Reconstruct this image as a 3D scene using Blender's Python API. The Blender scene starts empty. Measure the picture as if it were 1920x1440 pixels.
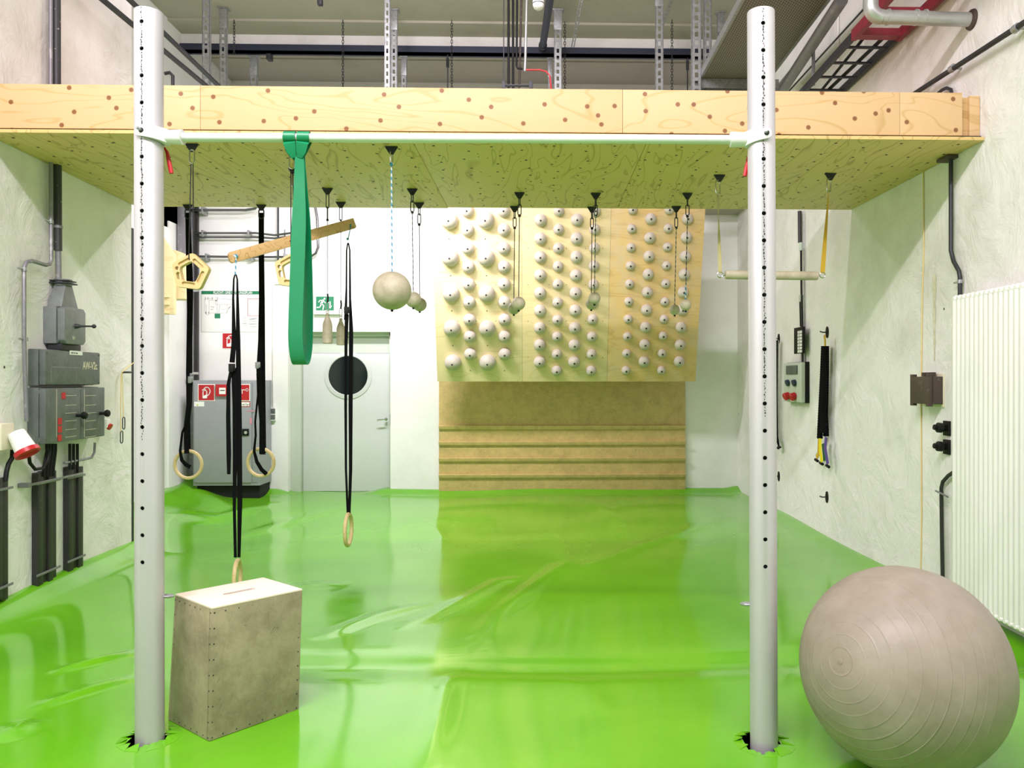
import bpy, bmesh, math, random
import numpy as np
from mathutils import Vector as V, Matrix
random.seed(7)
R = math.radians
SC = bpy.context.scene
COL = SC.collection
# ------------------------------------------------------------------ camera
F, CX, CY, H = 1440.0, 1049.0, 714.0, 1.5
YAW = math.atan(0.025)
FW = V((math.sin(YAW), math.cos(YAW), 0)); RT = V((math.cos(YAW), -math.sin(YAW), 0)); UP = V((0, 0, 1))
CAM = V((0, 0, H))
cd = bpy.data.cameras.new('camera'); cam = bpy.data.objects.new('camera', cd); COL.objects.link(cam)
cam.location = CAM; cam.rotation_euler = (R(90), 0, -YAW)
cd.sensor_width = 36; cd.lens = 36 * F / 1920; cd.clip_start = 0.05
cd.shift_x = -(CX - 960) / 1920; cd.shift_y = -(720 - CY) / 1920
SC.camera = cam
# ------------------------------------------------------------------ world, lights, exposure
w = bpy.data.worlds.new('world'); SC.world = w; w.use_nodes = True
w.node_tree.nodes['Background'].inputs[0].default_value = (0.93, 0.96, 1, 1)
w.node_tree.nodes['Background'].inputs[1].default_value = 0.6
SC.view_settings.view_transform = 'Standard'; SC.view_settings.look = 'None'
SC.view_settings.gamma = 1; SC.view_settings.exposure = 0.22; SC.view_settings.use_curve_mapping = False
def area(name, loc, rot, sx, sy, power, col=(0.98, 0.90, 0.985)):
    l = bpy.data.lights.new(name, 'AREA'); l.shape = 'RECTANGLE'; l.size = sx; l.size_y = sy
    l.energy = power; l.color = col
    o = bpy.data.objects.new(name, l); COL.objects.link(o); o.location = loc; o.rotation_euler = [R(a) for a in rot]
    o['kind'] = 'structure'
    return o
area('batten_or_fill_light', (-1.0, 0.35, 5.65), (18, 0, 0), 3.0, 0.2, 350)
area('batten_or_fill_light', (1.6, 0.1, 5.55), (18, 0, 0), 1.5, 0.2, 75)
area('batten_or_fill_light', (-2.35, 1.3, 5.5), (14, -12, 0), 1.2, 0.2, 90)  # added fill lamp that brightens the left wall
area('batten_or_fill_light', (-1.9, 7.95, 3.95), (24, 0, 0), 1.5, 0.18, 130)
area('batten_or_fill_light', (-1.0, 6.2, 5.95), (48, 0, 0), 3.0, 0.2, 130)  # added fill lamp, tilted back to brighten the upper beam and wall

# ------------------------------------------------------------------ geometry helpers
def ray(px, py): return FW + RT * ((px - CX) / F) + UP * ((CY - py) / F)
def P(px, py, cz): return CAM + ray(px, py) * cz            # point at camera depth cz
def PZ(px, py, z): return CAM + ray(px, py) * ((z - H) / ray(px, py).z)
class Wall:
    def __init__(s, o, u, w): s.o, s.u, s.w, s.v = V(o), V(u).normalized(), V(w).normalized(), V((0, 0, 1))
    def T(s): return Matrix((( s.u.x, 0, s.w.x, s.o.x), (s.u.y, 0, s.w.y, s.o.y), (0, 1, 0, 0), (0, 0, 0, 1)))
    def hit(s, px, py, off=0):
        d = ray(px, py); t = (s.w.dot(s.o - CAM) + off) / s.w.dot(d); return CAM + d * t
    def uv(s, px, py, off=0):
        p = s.hit(px, py, off); return (p - s.o).dot(s.u), p.z
    def pt(s, u, v, w=0): return s.o + s.u * u + V((0, 0, v)) + s.w * w
WR = Wall((2.77, 4.8, 0), (0.02, -1, 0), (-1, -0.02, 0))
WL = Wall((-3.38, 4.9, 0), (-0.055, 1, 0), (1, 0.055, 0))
YB = 10.3
WB = Wall((0, YB, 0), (1, 0, 0), (0, -1, 0))
def lin(c):
    if isinstance(c, str): c = [int(c[i:i + 2], 16) / 255 for i in (0, 2, 4)]
    else: c = [x / 255 for x in c]
    return tuple((x / 12.92 if x <= .04045 else ((x + .055) / 1.055) ** 2.4) for x in c) + (1,)

class MB:
    def __init__(s, T=None): s.bm = bmesh.new(); s.T = T or Matrix(); s.mi = 0; s.sm = True
    def _f(s, vs):
        try:
            f = s.bm.faces.new(vs); f.material_index = s.mi; f.smooth = s.sm; return f
        except ValueError: return None
    def v(s, p): return s.bm.verts.new(s.T @ V(p))
    def box(s, x0, x1, y0, y1, z0, z1, bev=0, M=None):
        M = M or Matrix()
        vs = [s.bm.verts.new(s.T @ (M @ V((x, y, z)))) for x in (x0, x1) for y in (y0, y1) for z in (z0, z1)]
        fs = [s._f([vs[i] for i in q]) for q in ((0, 1, 3, 2), (4, 6, 7, 5), (0, 4, 5, 1), (2, 3, 7, 6), (0, 2, 6, 4), (1, 5, 7, 3))]
        if bev: 
            es = {e for f in fs if f for e in f.edges}
            bmesh.ops.bevel(s.bm, geom=list(es), offset=bev, segments=2, profile=0.6, affect='EDGES', clamp_overlap=True)
        return s
    def hexa(s, b, t, bev=0):       # bottom loop of 4, top loop of 4
        vb = [s.v(p) for p in b]; vt = [s.v(p) for p in t]
        fs = [s._f(vb[::-1]), s._f(vt)] + [s._f([vb[i], vb[(i + 1) % 4], vt[(i + 1) % 4], vt[i]]) for i in range(4)]
        if bev:
            es = {e for f in fs if f for e in f.edges}
            bmesh.ops.bevel(s.bm, geom=list(es), offset=bev, segments=2, profile=0.6, affect='EDGES', clamp_overlap=True)
        return s
    def prism(s, pts, d0, d1, bev=0):     # polygon pts in (x,y), extruded z d0..d1
        a = [s.v((p[0], p[1], d0)) for p in pts]; b = [s.v((p[0], p[1], d1)) for p in pts]; n = len(pts)
        fs = [s._f(a[::-1]), s._f(b)] + [s._f([a[i], a[(i + 1) % n], b[(i + 1) % n], b[i]]) for i in range(n)]
        if bev:
            es = {e for f in fs if f for e in f.edges}
            bmesh.ops.bevel(s.bm, geom=list(es), offset=bev, segments=2, profile=0.6, affect='EDGES', clamp_overlap=True)
        return s
    def cyl(s, a, b, r, r2=None, n=16, cap=True):
        return s.tube([a, b], [r, r if r2 is None else r2], n, cap)
    def tube(s, path, r, n=10, cap=True, closed=False):
        path = [V(p) for p in path]; m = len(path)
        rs = r if isinstance(r, (list, tuple)) else [r] * m
        rings = []; ref = None
        for i, p in enumerate(path):
            if closed: t = path[(i + 1) % m] - path[i - 1]
            else: t = path[min(i + 1, m - 1)] - path[max(i - 1, 0)]
            t.normalize()
            if ref is None:
                ref = V((0, 0, 1)) if abs(t.z) < .9 else V((1, 0, 0))
            a = (ref - t * ref.dot(t)).normalized(); b = t.cross(a); ref = a
            rings.append([s.v(p + (a * math.cos(k * 2 * math.pi / n) + b * math.sin(k * 2 * math.pi / n)) * rs[i]) for k in range(n)])
        for i in range(m if closed else m - 1):
            A, B = rings[i], rings[(i + 1) % m]
            for k in range(n): s._f([A[k], A[(k + 1) % n], B[(k + 1) % n], B[k]])
        if cap and not closed: s._f(rings[0][::-1]); s._f(rings[-1])
        return s
    def ring(s, c, nrm, R_, r, n=40, k=12, sx=1.0, up=None):
        c = V(c); nrm = V(nrm).normalized(); a = V(up) if up else (V((0, 0, 1)) if abs(nrm.z) < .9 else V((1, 0, 0)))
        a = (a - nrm * a.dot(nrm)).normalized(); b = nrm.cross(a)
        return s.tube([c + a * math.cos(t) * R_ + b * math.sin(t) * R_ * sx for t in [i * 2 * math.pi / n for i in range(n)]], r, k, closed=True)
    def link(s, top, bot, wd, r, side=V((1, 0, 0)), n=8):    # oval link / carabiner
        top, bot = V(top), V(bot); ax = (top - bot).normalized(); L = (top - bot).length; hw = wd / 2
        side = (side - ax * side.dot(ax)).normalized(); pts = []
        for i in range(9): t = math.pi * i / 8; pts.append(top - ax * hw + ax * hw * math.sin(t) + side * hw * math.cos(t))
        for i in range(9): t = math.pi * i / 8; pts.append(bot + ax * hw - ax * hw * math.sin(t) - side * hw * math.cos(t))
        return s.tube(pts, r, n, closed=True)
    def lathe(s, prof, base, axis=(0, 0, 1), n=24):   # prof: (r, h) along axis
        base = V(base); ax = V(axis).normalized(); a = V((0, 0, 1)) if abs(ax.z) < .9 else V((1, 0, 0))
        a = (a - ax * a.dot(ax)).normalized(); b = ax.cross(a); rings = []
        for r, h in prof:
            if r < 1e-6: rings.append([s.v(base + ax * h)])
            else: rings.append([s.v(base + ax * h + (a * math.cos(2 * math.pi * k / n) + b * math.sin(2 * math.pi * k / n)) * r) for k in range(n)])
        for A, B in zip(rings, rings[1:]):
            for k in range(n):
                q = [A[k % len(A)], A[(k + 1) % len(A)], B[(k + 1) % len(B)], B[k % len(B)]]
                u = []
                for x in q:
                    if x not in u: u.append(x)
                if len(u) > 2: s._f(u)
        for rg, rev in ((rings[0], True), (rings[-1], False)):
            if len(rg) > 1: s._f(rg[::-1] if rev else rg)
        return s
    def ball(s, c, r, n=20):
        return s.lathe([(r * math.sin(math.pi * i / (n // 2)), -r * math.cos(math.pi * i / (n // 2))) for i in range(n // 2 + 1)], c, (0, 0, 1), n)
    def ribbon(s, path, wdirs, wd, th):     # flat strap: path, width direction(s)
        path = [V(p) for p in path]; m = len(path)
        if not isinstance(wdirs, list): wdirs = [V(wdirs)] * m
        wds = wd if isinstance(wd, (list, tuple)) else [wd] * m
        rs = []
        for i, p in enumerate(path):
            t = (path[min(i + 1, m - 1)] - path[max(i - 1, 0)]).normalized(); a = V(wdirs[i]); a = (a - t * a.dot(t)).normalized(); b = t.cross(a)
            rs.append([s.v(p + a * x * wds[i] / 2 + b * y * th / 2) for x, y in ((-1, -1), (1, -1), (1, 1), (-1, 1))])
        for A, B in zip(rs, rs[1:]):
            for k in range(4): s._f([A[k], A[(k + 1) % 4], B[(k + 1) % 4], B[k]])
        s._f(rs[0][::-1]); s._f(rs[-1]); return s
    def build(s, name, mats, parent=None, kind=None, ang=35):
        me = bpy.data.meshes.new(name)
        if parent is not None: s.bm.transform(parent.matrix_basis.inverted() if 'Minv' not in parent else parent.matrix_basis.inverted())
        bmesh.ops.recalc_face_normals(s.bm, faces=s.bm.faces[:])
        s.bm.to_mesh(me); s.bm.free()
        me.set_sharp_from_angle(angle=R(ang))
        for m in (mats if isinstance(mats, (list, tuple)) else [mats]): me.materials.append(m)
        o = bpy.data.objects.new(name, me); COL.objects.link(o)
        if parent is not None: o.parent = parent
        if kind: o['kind'] = kind
        return o
def sub(mb, name, mats, parent, gp, **k):       # child of a part: part objects have identity local matrix
    o = mb.build(name, mats, gp, **k); o.parent = parent; return o
def thing(name, label, cat, loc=(0, 0, 0), group=None, rz=0):
    o = bpy.data.objects.new(name, None); COL.objects.link(o); o.location = loc; o.rotation_euler = (0, 0, rz)
    o.matrix_basis = Matrix.Translation(V(loc)) @ Matrix.Rotation(rz, 4, 'Z')
    o.empty_display_size = .1; o['label'] = label; o['category'] = cat
    if group: o['group'] = group
    return o
def boolean(o, cutters):        # cut a MB-built cutter from o, bake the result
    m = o.modifiers.new('b', 'BOOLEAN'); m.operation = 'DIFFERENCE'; m.object = cutters; m.solver = 'EXACT'
    dg = bpy.context.evaluated_depsgraph_get(); me = bpy.data.meshes.new_from_object(o.evaluated_get(dg)); o.modifiers.clear()
    old = o.data; o.data = me; bpy.data.meshes.remove(old); cm = cutters.data; bpy.data.objects.remove(cutters); bpy.data.meshes.remove(cm)
    for p in me.polygons: p.use_smooth = True
    me.set_sharp_from_angle(angle=R(35))
def text(s, name, wall, u, v, w, size, m, parent, align='LEFT', sx=1.0):
    c = bpy.data.curves.new(name, 'FONT'); c.body = s; c.size = size; c.extrude = 0.0004; c.align_x = align; c.offset = size * .012
    t = bpy.data.objects.new(name, c); COL.objects.link(t); bpy.context.view_layer.update()
    me = bpy.data.meshes.new_from_object(t); bpy.data.objects.remove(t)
    me.transform(wall.T() @ Matrix.Translation((u, v, w)) @ Matrix.Diagonal((sx, 1, 1, 1)))
    me.transform(parent.matrix_basis.inverted()); me.name = name
    me.materials.clear(); me.materials.append(m); o = bpy.data.objects.new(name, me); COL.objects.link(o); o.parent = parent; return o

# ------------------------------------------------------------------ materials
MATS = {}
def mat(name, col, rough=.6, metal=0, var=.0, vscale=6, bump=0, bscale=40, col2=None, coat=0, spec=.5, stretch=(1, 1, 1), detail=6, emit=0, vlo=.35, vhi=.7):
    if name in MATS: return MATS[name]
    m = bpy.data.materials.new(name); m.use_nodes = True; n = m.node_tree.nodes; l = m.node_tree.links; b = n['Principled BSDF']
    b.inputs['Base Color'].default_value = lin(col); b.inputs['Roughness'].default_value = rough; b.inputs['Metallic'].default_value = metal
    b.inputs['Coat Weight'].default_value = coat; b.inputs['Specular IOR Level'].default_value = spec
    if emit: b.inputs['Emission Color'].default_value = lin(col); b.inputs['Emission Strength'].default_value = emit
    tc = n.new('ShaderNodeTexCoord'); mp = n.new('ShaderNodeMapping'); mp.inputs['Scale'].default_value = stretch; l.new(tc.outputs['Object'], mp.inputs[0])
    if var or col2:
        t = n.new('ShaderNodeTexNoise'); t.inputs['Scale'].default_value = vscale; t.inputs['Detail'].default_value = detail; t.inputs['Roughness'].default_value = .65
        l.new(mp.outputs[0], t.inputs[0]); r = n.new('ShaderNodeValToRGB'); l.new(t.outputs[0], r.inputs[0])
        r.color_ramp.elements[0].position = vlo; r.color_ramp.elements[1].position = vhi
        c = lin(col); r.color_ramp.elements[1].color = c
        r.color_ramp.elements[0].color = lin(col2) if col2 else tuple(x * (1 - var) for x in c[:3]) + (1,)
        l.new(r.outputs[0], b.inputs['Base Color'])
    if bump:
        t = n.new('ShaderNodeTexNoise'); t.inputs['Scale'].default_value = bscale; t.inputs['Detail'].default_value = 5; l.new(mp.outputs[0], t.inputs[0])
        bp = n.new('ShaderNodeBump'); bp.inputs['Strength'].default_value = bump; bp.inputs['Distance'].default_value = .02; l.new(t.outputs[0], bp.inputs['Height']); l.new(bp.outputs[0], b.inputs['Normal'])
    MATS[name] = m; return m
def plaster(name, col, col2, bump=.6):
    m = mat(name, col, .75, var=.1, vscale=.9, col2=col2, vlo=.3, vhi=.52); n = m.node_tree.nodes; l = m.node_tree.links; b = n['Principled BSDF']
    mp = [x for x in n if x.type == 'MAPPING'][0]
    t1 = n.new('ShaderNodeTexNoise'); t1.inputs['Scale'].default_value = 3.2; t1.inputs['Detail'].default_value = 12; t1.inputs['Roughness'].default_value = .62; t1.inputs['Distortion'].default_value = .6
    l.new(mp.outputs[0], t1.inputs[0])
    bp = n.new('ShaderNodeBump'); bp.inputs['Strength'].default_value = bump; bp.inputs['Distance'].default_value = .035; l.new(t1.outputs[0], bp.inputs['Height']); l.new(bp.outputs[0], b.inputs['Normal'])
    # small dark chips
    v = n.new('ShaderNodeTexVoronoi'); v.inputs['Scale'].default_value = 1.7; l.new(mp.outputs[0], v.inputs[0])
    r = n.new('ShaderNodeValToRGB'); r.color_ramp.elements[0].position = .012; r.color_ramp.elements[0].color = (.06, .055, .05, 1); r.color_ramp.elements[1].position = .02; r.color_ramp.elements[1].color = (1, 1, 1, 1)
    l.new(v.outputs['Distance'], r.inputs[0]); src = b.inputs['Base Color'].links[0].from_socket
    mx = n.new('ShaderNodeMix'); mx.data_type = 'RGBA'; mx.blend_type = 'MULTIPLY'; mx.inputs[0].default_value = 1; l.new(src, mx.inputs[6]); l.new(r.outputs[0], mx.inputs[7]); l.new(mx.outputs[2], b.inputs['Base Color'])
    return m
def ply(name, base, dark, axis='x', knots=True, sc=1.0, grime=0, gcol='5b5338', rough=.55, gscale=3.0, kscale=3.4, scratch=0):
    m = bpy.data.materials.new(name); m.use_nodes = True; n = m.node_tree.nodes; l = m.node_tree.links; b = n['Principled BSDF']; b.inputs['Roughness'].default_value = rough
    tc = n.new('ShaderNodeTexCoord'); mp = n.new('ShaderNodeMapping'); l.new(tc.outputs['Object'], mp.inputs[0])
    mp.inputs['Scale'].default_value = {'x': (.35 * sc, 1.6 * sc, 1.6 * sc), 'y': (1.6 * sc, .35 * sc, 1.6 * sc), 'z': (1.6 * sc, 1.6 * sc, .35 * sc)}[axis]
    t = n.new('ShaderNodeTexNoise'); t.inputs['Scale'].default_value = 2.0; t.inputs['Detail'].default_value = 2.5; t.inputs['Distortion'].default_value = .5; l.new(mp.outputs[0], t.inputs[0])
    mu = n.new('ShaderNodeMath'); mu.operation = 'MULTIPLY'; mu.inputs[1].default_value = 11; l.new(t.outputs[0], mu.inputs[0])
    fr = n.new('ShaderNodeMath'); fr.operation = 'FRACT'; l.new(mu.outputs[0], fr.inputs[0])
    r = n.new('ShaderNodeValToRGB'); e = r.color_ramp.elements; e[0].position = 0; e[0].color = lin(base); e[1].position = .8; e[1].color = lin(base)
    x = e.new(.92); x.color = lin(dark); x = e.new(1.0); x.color = lin(base); l.new(fr.outputs[0], r.inputs[0])
    cur = r.outputs[0]
    def mul(a, fac, blend='MULTIPLY'):
        mx = n.new('ShaderNodeMix'); mx.data_type = 'RGBA'; mx.blend_type = blend; l.new(cur, mx.inputs[6]); l.new(a, mx.inputs[7])
        if isinstance(fac, float): mx.inputs[0].default_value = fac
        else: l.new(fac, mx.inputs[0])
        return mx.outputs[2]
    if knots:
        v = n.new('ShaderNodeTexVoronoi'); v.voronoi_dimensions = '2D'; v.inputs['Scale'].default_value = kscale
        sp_ = n.new('ShaderNodeSeparateXYZ'); cb_ = n.new('ShaderNodeCombineXYZ'); l.new(tc.outputs['Object'], sp_.inputs[0]); l.new(sp_.outputs[0], cb_.inputs[0]); l.new(sp_.outputs[2], cb_.inputs[1]); l.new(cb_.outputs[0], v.inputs[0])
        kr = n.new('ShaderNodeValToRGB'); kr.color_ramp.elements[0].position = .065; kr.color_ramp.elements[0].color = (.36, .21, .13, 1); kr.color_ramp.elements[1].position = .095; kr.color_ramp.elements[1].color = (1, 1, 1, 1)
        l.new(v.outputs['Distance'], kr.inputs[0]); cur = mul(kr.outputs[0], 1.0)
    if grime:
        g = n.new('ShaderNodeTexNoise'); g.inputs['Scale'].default_value = gscale; g.inputs['Detail'].default_value = 10; g.inputs['Roughness'].default_value = .75; l.new(tc.outputs['Object'], g.inputs[0])
        gr = n.new('ShaderNodeMapRange'); gr.inputs[1].default_value = .42; gr.inputs[2].default_value = .72; gr.inputs[4].default_value = grime; l.new(g.outputs[0], gr.inputs[0])
        c = n.new('ShaderNodeRGB'); c.outputs[0].default_value = lin(gcol); cur = mul(c.outputs[0], gr.outputs[0], 'MIX')
    if scratch:
        g = n.new('ShaderNodeTexNoise'); g.inputs['Scale'].default_value = 7; g.inputs['Detail'].default_value = 1.5; g.inputs['Distortion'].default_value = 2.5; l.new(tc.outputs['Object'], g.inputs[0])
        g2 = n.new('ShaderNodeTexNoise'); g2.inputs['Scale'].default_value = 11; l.new(tc.outputs['Object'], g2.inputs[0])
        sb = n.new('ShaderNodeMath'); sb.operation = 'SUBTRACT'; sb.inputs[1].default_value = .5; l.new(g.outputs[0], sb.inputs[0]); ab = n.new('ShaderNodeMath'); ab.operation = 'ABSOLUTE'; l.new(sb.outputs[0], ab.inputs[0])
        m1 = n.new('ShaderNodeMapRange'); m1.inputs[1].default_value = 0; m1.inputs[2].default_value = .006; m1.inputs[3].default_value = 1; m1.inputs[4].default_value = 0; l.new(ab.outputs[0], m1.inputs[0])
        m2 = n.new('ShaderNodeMapRange'); m2.inputs[1].default_value = .52; m2.inputs[2].default_value = .62; m2.inputs[4].default_value = scratch; l.new(g2.outputs[0], m2.inputs[0])
        pr_ = n.new('ShaderNodeMath'); pr_.operation = 'MULTIPLY'; l.new(m1.outputs[0], pr_.inputs[0]); l.new(m2.outputs[0], pr_.inputs[1])
        c = n.new('ShaderNodeRGB'); c.outputs[0].default_value = lin('3a3424'); cur = mul(c.outputs[0], pr_.outputs[0], 'MIX')
    l.new(cur, b.inputs['Base Color'])
    return m
M_plaster = plaster('white_plaster', 'efecea', 'd9d5d0', .9)
M_plaster_back = plaster('smooth_white_plaster', 'f2f2f0', 'e6e6e2', .15)
M_conc = plaster('grey_concrete', 'b4aea0', 'a29c8e', .35)
M_beam = ply('spruce_plywood', 'd8b586', 'c9a46c', 'x', kscale=5.6)
M_soffit = ply('plywood_underside', 'dcbd7c', 'b89a5c', 'y', knots=False, sc=1.1)
M_birch = ply('pale_birch_plywood', 'ecd9a8', 'e2cb96', 'x', knots=False, grime=.25, gcol='c9bfa4')
M_birch_mid = ply('chalked_birch_plywood', 'e6d09a', 'dcc48a', 'x', knots=False, grime=.5, gcol='cfc6b0', gscale=4)
M_birch_dark = ply('golden_birch_plywood', 'd9b878', 'cda868', 'x', knots=False, grime=.6, gcol='c9c0aa', gscale=4)
M_kick = ply('scuffed_plywood', 'd2b87a', 'ceb274', 'x', knots=False, grime=.5, gcol='8a784c', gscale=9, scratch=.8)
M_edge = ply('plywood_edge', 'd8b27c', 'c39a60', 'x', knots=False)
M_plank = ply('pine_plank', 'c9a26c', 'ab8048', 'x', knots=False, sc=2.5)
M_boxside = ply('worn_grey_plywood', 'a3977c', '9c9074', 'z', knots=False, sc=2.5, grime=.85, gcol='6a6048', gscale=5, scratch=.6)
M_boxtop = ply('pale_plywood_top', 'ead9c8', 'e0cdb8', 'x', knots=False)
M_white = mat('white_paint_steel', 'd9dadb', .32, .15, var=.05, vscale=3)
M_post = mat('grey_painted_steel', 'bdbbbc', .42, .3, var=.06, vscale=4)
M_clamp = mat('cast_aluminium', 'dcdcda', .5, .1)
M_steel = mat('galvanised_steel', 'b4b6b8', .42, .6, var=.35, vscale=30, bump=.1, bscale=60)
M_chrome = mat('chrome', 'c8c8c8', .22, 1)
M_dark = mat('dark_steel', '3c3d42', .5, .4, var=.3, vscale=12)
M_black = mat('black_rubber', '0f0f0f', .55, spec=.3)
M_strap = mat('black_webbing', '09090b', .9, bump=.2, bscale=300, spec=.15)
M_paintpipe = mat('chipped_black_pipe', '38383a', .5, .1, col2='c8c6c0', vscale=22, vlo=.30, vhi=.36)
M_greypipe = mat('chipped_grey_pipe', '85838a', .45, .3, col2='a8a6a6', vscale=14, vlo=.3, vhi=.45)
M_greybox = mat('hammered_grey_box', '6c7370', .5, .15, var=.3, vscale=9, bump=.15, bscale=50)
M_greybox2 = mat('light_grey_cast_metal', '85898a', .5, .2, var=.25, vscale=10)
M_ledge = mat('ledge_blue_steel', '33374a', .5, .3)
M_red = mat('red_plastic', 'c01c24', .4)
M_redpaint = mat('red_painted_steel', '8e2434', .5, var=.3, vscale=12)
M_sign_red = mat('sign_red', 'b81520', .5)
M_sign_white = mat('sign_white', 'f2f2f0', .5)
M_sign_green = mat('sign_green', '1f7a55', .5)
M_ink = mat('print_grey', '8a8a8a', .6)
M_inkb = mat('print_black', '202020', .6)
M_inkw = mat('print_white', 'f4f4f4', .6)
M_cab = mat('cabinet_grey', '9a9ca2', .45, var=.05)
M_door = mat('door_grey_white', 'd3d7d6', .5, var=.03)
M_frame = mat('door_frame_grey', 'c3cbc0', .55)
M_band = mat('green_latex', '037c4e', .38, var=.08, vscale=20)
M_ring = ply('birch_ring_wood', 'd2bd8a', 'b89c62', 'z', knots=False, sc=8)
M_yell = mat('cream_resin', 'dfc48a', .5, var=.1, vscale=14)
M_ballw = mat('worn_wood_ball', 'c9bfa8', .5, col2='a79c84', vscale=9, detail=9)
M_dome = mat('chalky_dome', 'cdc4b8', .6, col2='b9afa2', vscale=9)
M_hole = mat('bolt_hole_black', '0c0c0a', .8)
M_gym = mat('taupe_vinyl', '9a8f82', .42, col2='8b8072', vscale=7, detail=12, bump=.05, bscale=60, spec=.35)
M_radi = mat('radiator_enamel', 'efeee8', .35)
M_brown = mat('dark_brown_cast', '4a3d36', .55, col2='7a706a', vscale=16, vlo=.3, vhi=.4)
M_beige = mat('beige_plastic', 'dfd8bf', .5)
M_yellow = mat('yellow_webbing', 'c9a22a', .7)
M_olive = mat('olive_cream_webbing', 'b8ac7c', .7)
M_purple = mat('purple_webbing', '5a4590', .7)
M_bluepl = mat('dark_blue_plastic', '26364f', .4)
M_silver = mat('silver_duct', 'b9bab8', .35, .55, var=.12, vscale=8)
M_knot = mat('teal_cord', '3f8a8a', .7)
M_residue = mat('old_glue', 'c9bfa0', .9, col2='ddd8c8', vscale=30)
M_ycable = mat('pale_yellow_cable', 'e0c987', .6)
def rope(name, a, b_, sc=90):
    m = bpy.data.materials.new(name); m.use_nodes = True; n = m.node_tree.nodes; l = m.node_tree.links; b = n['Principled BSDF']; b.inputs['Roughness'].default_value = .8
    tc = n.new('ShaderNodeTexCoord'); wv = n.new('ShaderNodeTexWave'); wv.bands_direction = 'DIAGONAL'; wv.inputs['Scale'].default_value = sc / 6; l.new(tc.outputs['Object'], wv.inputs[0])
    r = n.new('ShaderNodeValToRGB'); r.color_ramp.interpolation = 'CONSTANT'; r.color_ramp.elements[0].color = lin(a); r.color_ramp.elements[1].position = .55; r.color_ramp.elements[1].color = lin(b_); l.new(wv.outputs[0], r.inputs[0]); l.new(r.outputs[0], b.inputs['Base Color'])
    return m
M_ropeb = rope('blue_white_rope', '3f8fb8', 'd5dde0'); M_roped = rope('dark_blue_flecked_rope', '23283a', '8d949c'); M_cord = mat('black_cord', '1b1b1d', .8)
M_roper = rope('dark_red_flecked_rope', '2a2226', '5a3a38')
# perforated tray
M_tray = mat('perforated_sheet', '7d746c', .5, .3); nn = M_tray.node_tree.nodes; ll = M_tray.node_tree.links
bk = nn.new('ShaderNodeTexBrick'); bk.inputs['Scale'].default_value = 22; bk.inputs['Mortar Size'].default_value = .035; bk.inputs['Color1'].default_value = lin('1d1b1a'); bk.inputs['Color2'].default_value = lin('1d1b1a'); bk.inputs['Mortar'].default_value = lin('8d8680'); bk.inputs['Brick Width'].default_value = .8; bk.inputs['Row Height'].default_value = .5
tcn = nn.new('ShaderNodeTexCoord'); mpn = nn.new('ShaderNodeMapping'); mpn.inputs['Rotation'].default_value = (0, 0, R(90)); ll.new(tcn.outputs['Object'], mpn.inputs[0]); ll.new(mpn.outputs[0], bk.inputs[0])
vv = nn.new('ShaderNodeMix'); vv.data_type = 'RGBA'; ll.new(bk.outputs['Fac'], vv.inputs[0]); vv.inputs[6].default_value = lin('2b2826'); vv.inputs[7].default_value = lin('8a8079'); ll.new(vv.outputs[2], nn['Principled BSDF'].inputs['Base Color'])
bk.inputs['Mortar Size'].default_value = .16
# green tarpaulin
M_tarp = bpy.data.materials.new('green_tarpaulin'); M_tarp.use_nodes = True; n = M_tarp.node_tree.nodes; l = M_tarp.node_tree.links; b = n['Principled BSDF']
tc = n.new('ShaderNodeTexCoord'); t = n.new('ShaderNodeTexNoise'); t.inputs['Scale'].default_value = 1.3; t.inputs['Detail'].default_value = 6; l.new(tc.outputs['Object'], t.inputs[0])
r = n.new('ShaderNodeValToRGB'); r.color_ramp.elements[0].color = lin('5ca614'); r.color_ramp.elements[0].position = .3; r.color_ramp.elements[1].color = lin('69b21c'); r.color_ramp.elements[1].position = .7; l.new(t.outputs[0], r.inputs[0]); l.new(r.outputs[0], b.inputs['Base Color'])
t2 = n.new('ShaderNodeTexNoise'); t2.inputs['Scale'].default_value = 9; t2.inputs['Detail'].default_value = 4; l.new(tc.outputs['Object'], t2.inputs[0])
mr = n.new('ShaderNodeMapRange'); mr.inputs[3].default_value = .07; mr.inputs[4].default_value = .17; l.new(t2.outputs[0], mr.inputs[0]); l.new(mr.outputs[0], b.inputs['Roughness'])
b.inputs['Specular IOR Level'].default_value = .8
t3 = n.new('ShaderNodeTexNoise'); t3.inputs['Scale'].default_value = 3; t3.inputs['Detail'].default_value = 2; l.new(tc.outputs['Object'], t3.inputs[0])
bp = n.new('ShaderNodeBump'); bp.inputs['Strength'].default_value = .08; bp.inputs['Distance'].default_value = .006; l.new(t3.outputs[0], bp.inputs['Height']); l.new(bp.outputs[0], b.inputs['Normal'])
M_glass = mat('dark_glass', '101c1e', .08, 0, spec=.6)

# ------------------------------------------------------------------ the setting
ZC = 6.04; XL2 = -4.66; YEND = 6.62
def struct(o): o['kind'] = 'structure'; return o
POSTS = [(PZ(281, 1385, 0), P(279, 24, PZ(281, 1385, 0).y * .9997 + 0)), (PZ(1432, 1393, 0), None)]
def cdepth(p): return (V(p) - CAM).dot(FW)
pl = PZ(281, 1384, 0); pr = PZ(1432.5, 1393, 0)
plt = P(279, 24, cdepth(pl)); prt = P(1426.5, 24, cdepth(pr))
plt.y = pl.y; prt.y = pr.y
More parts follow.
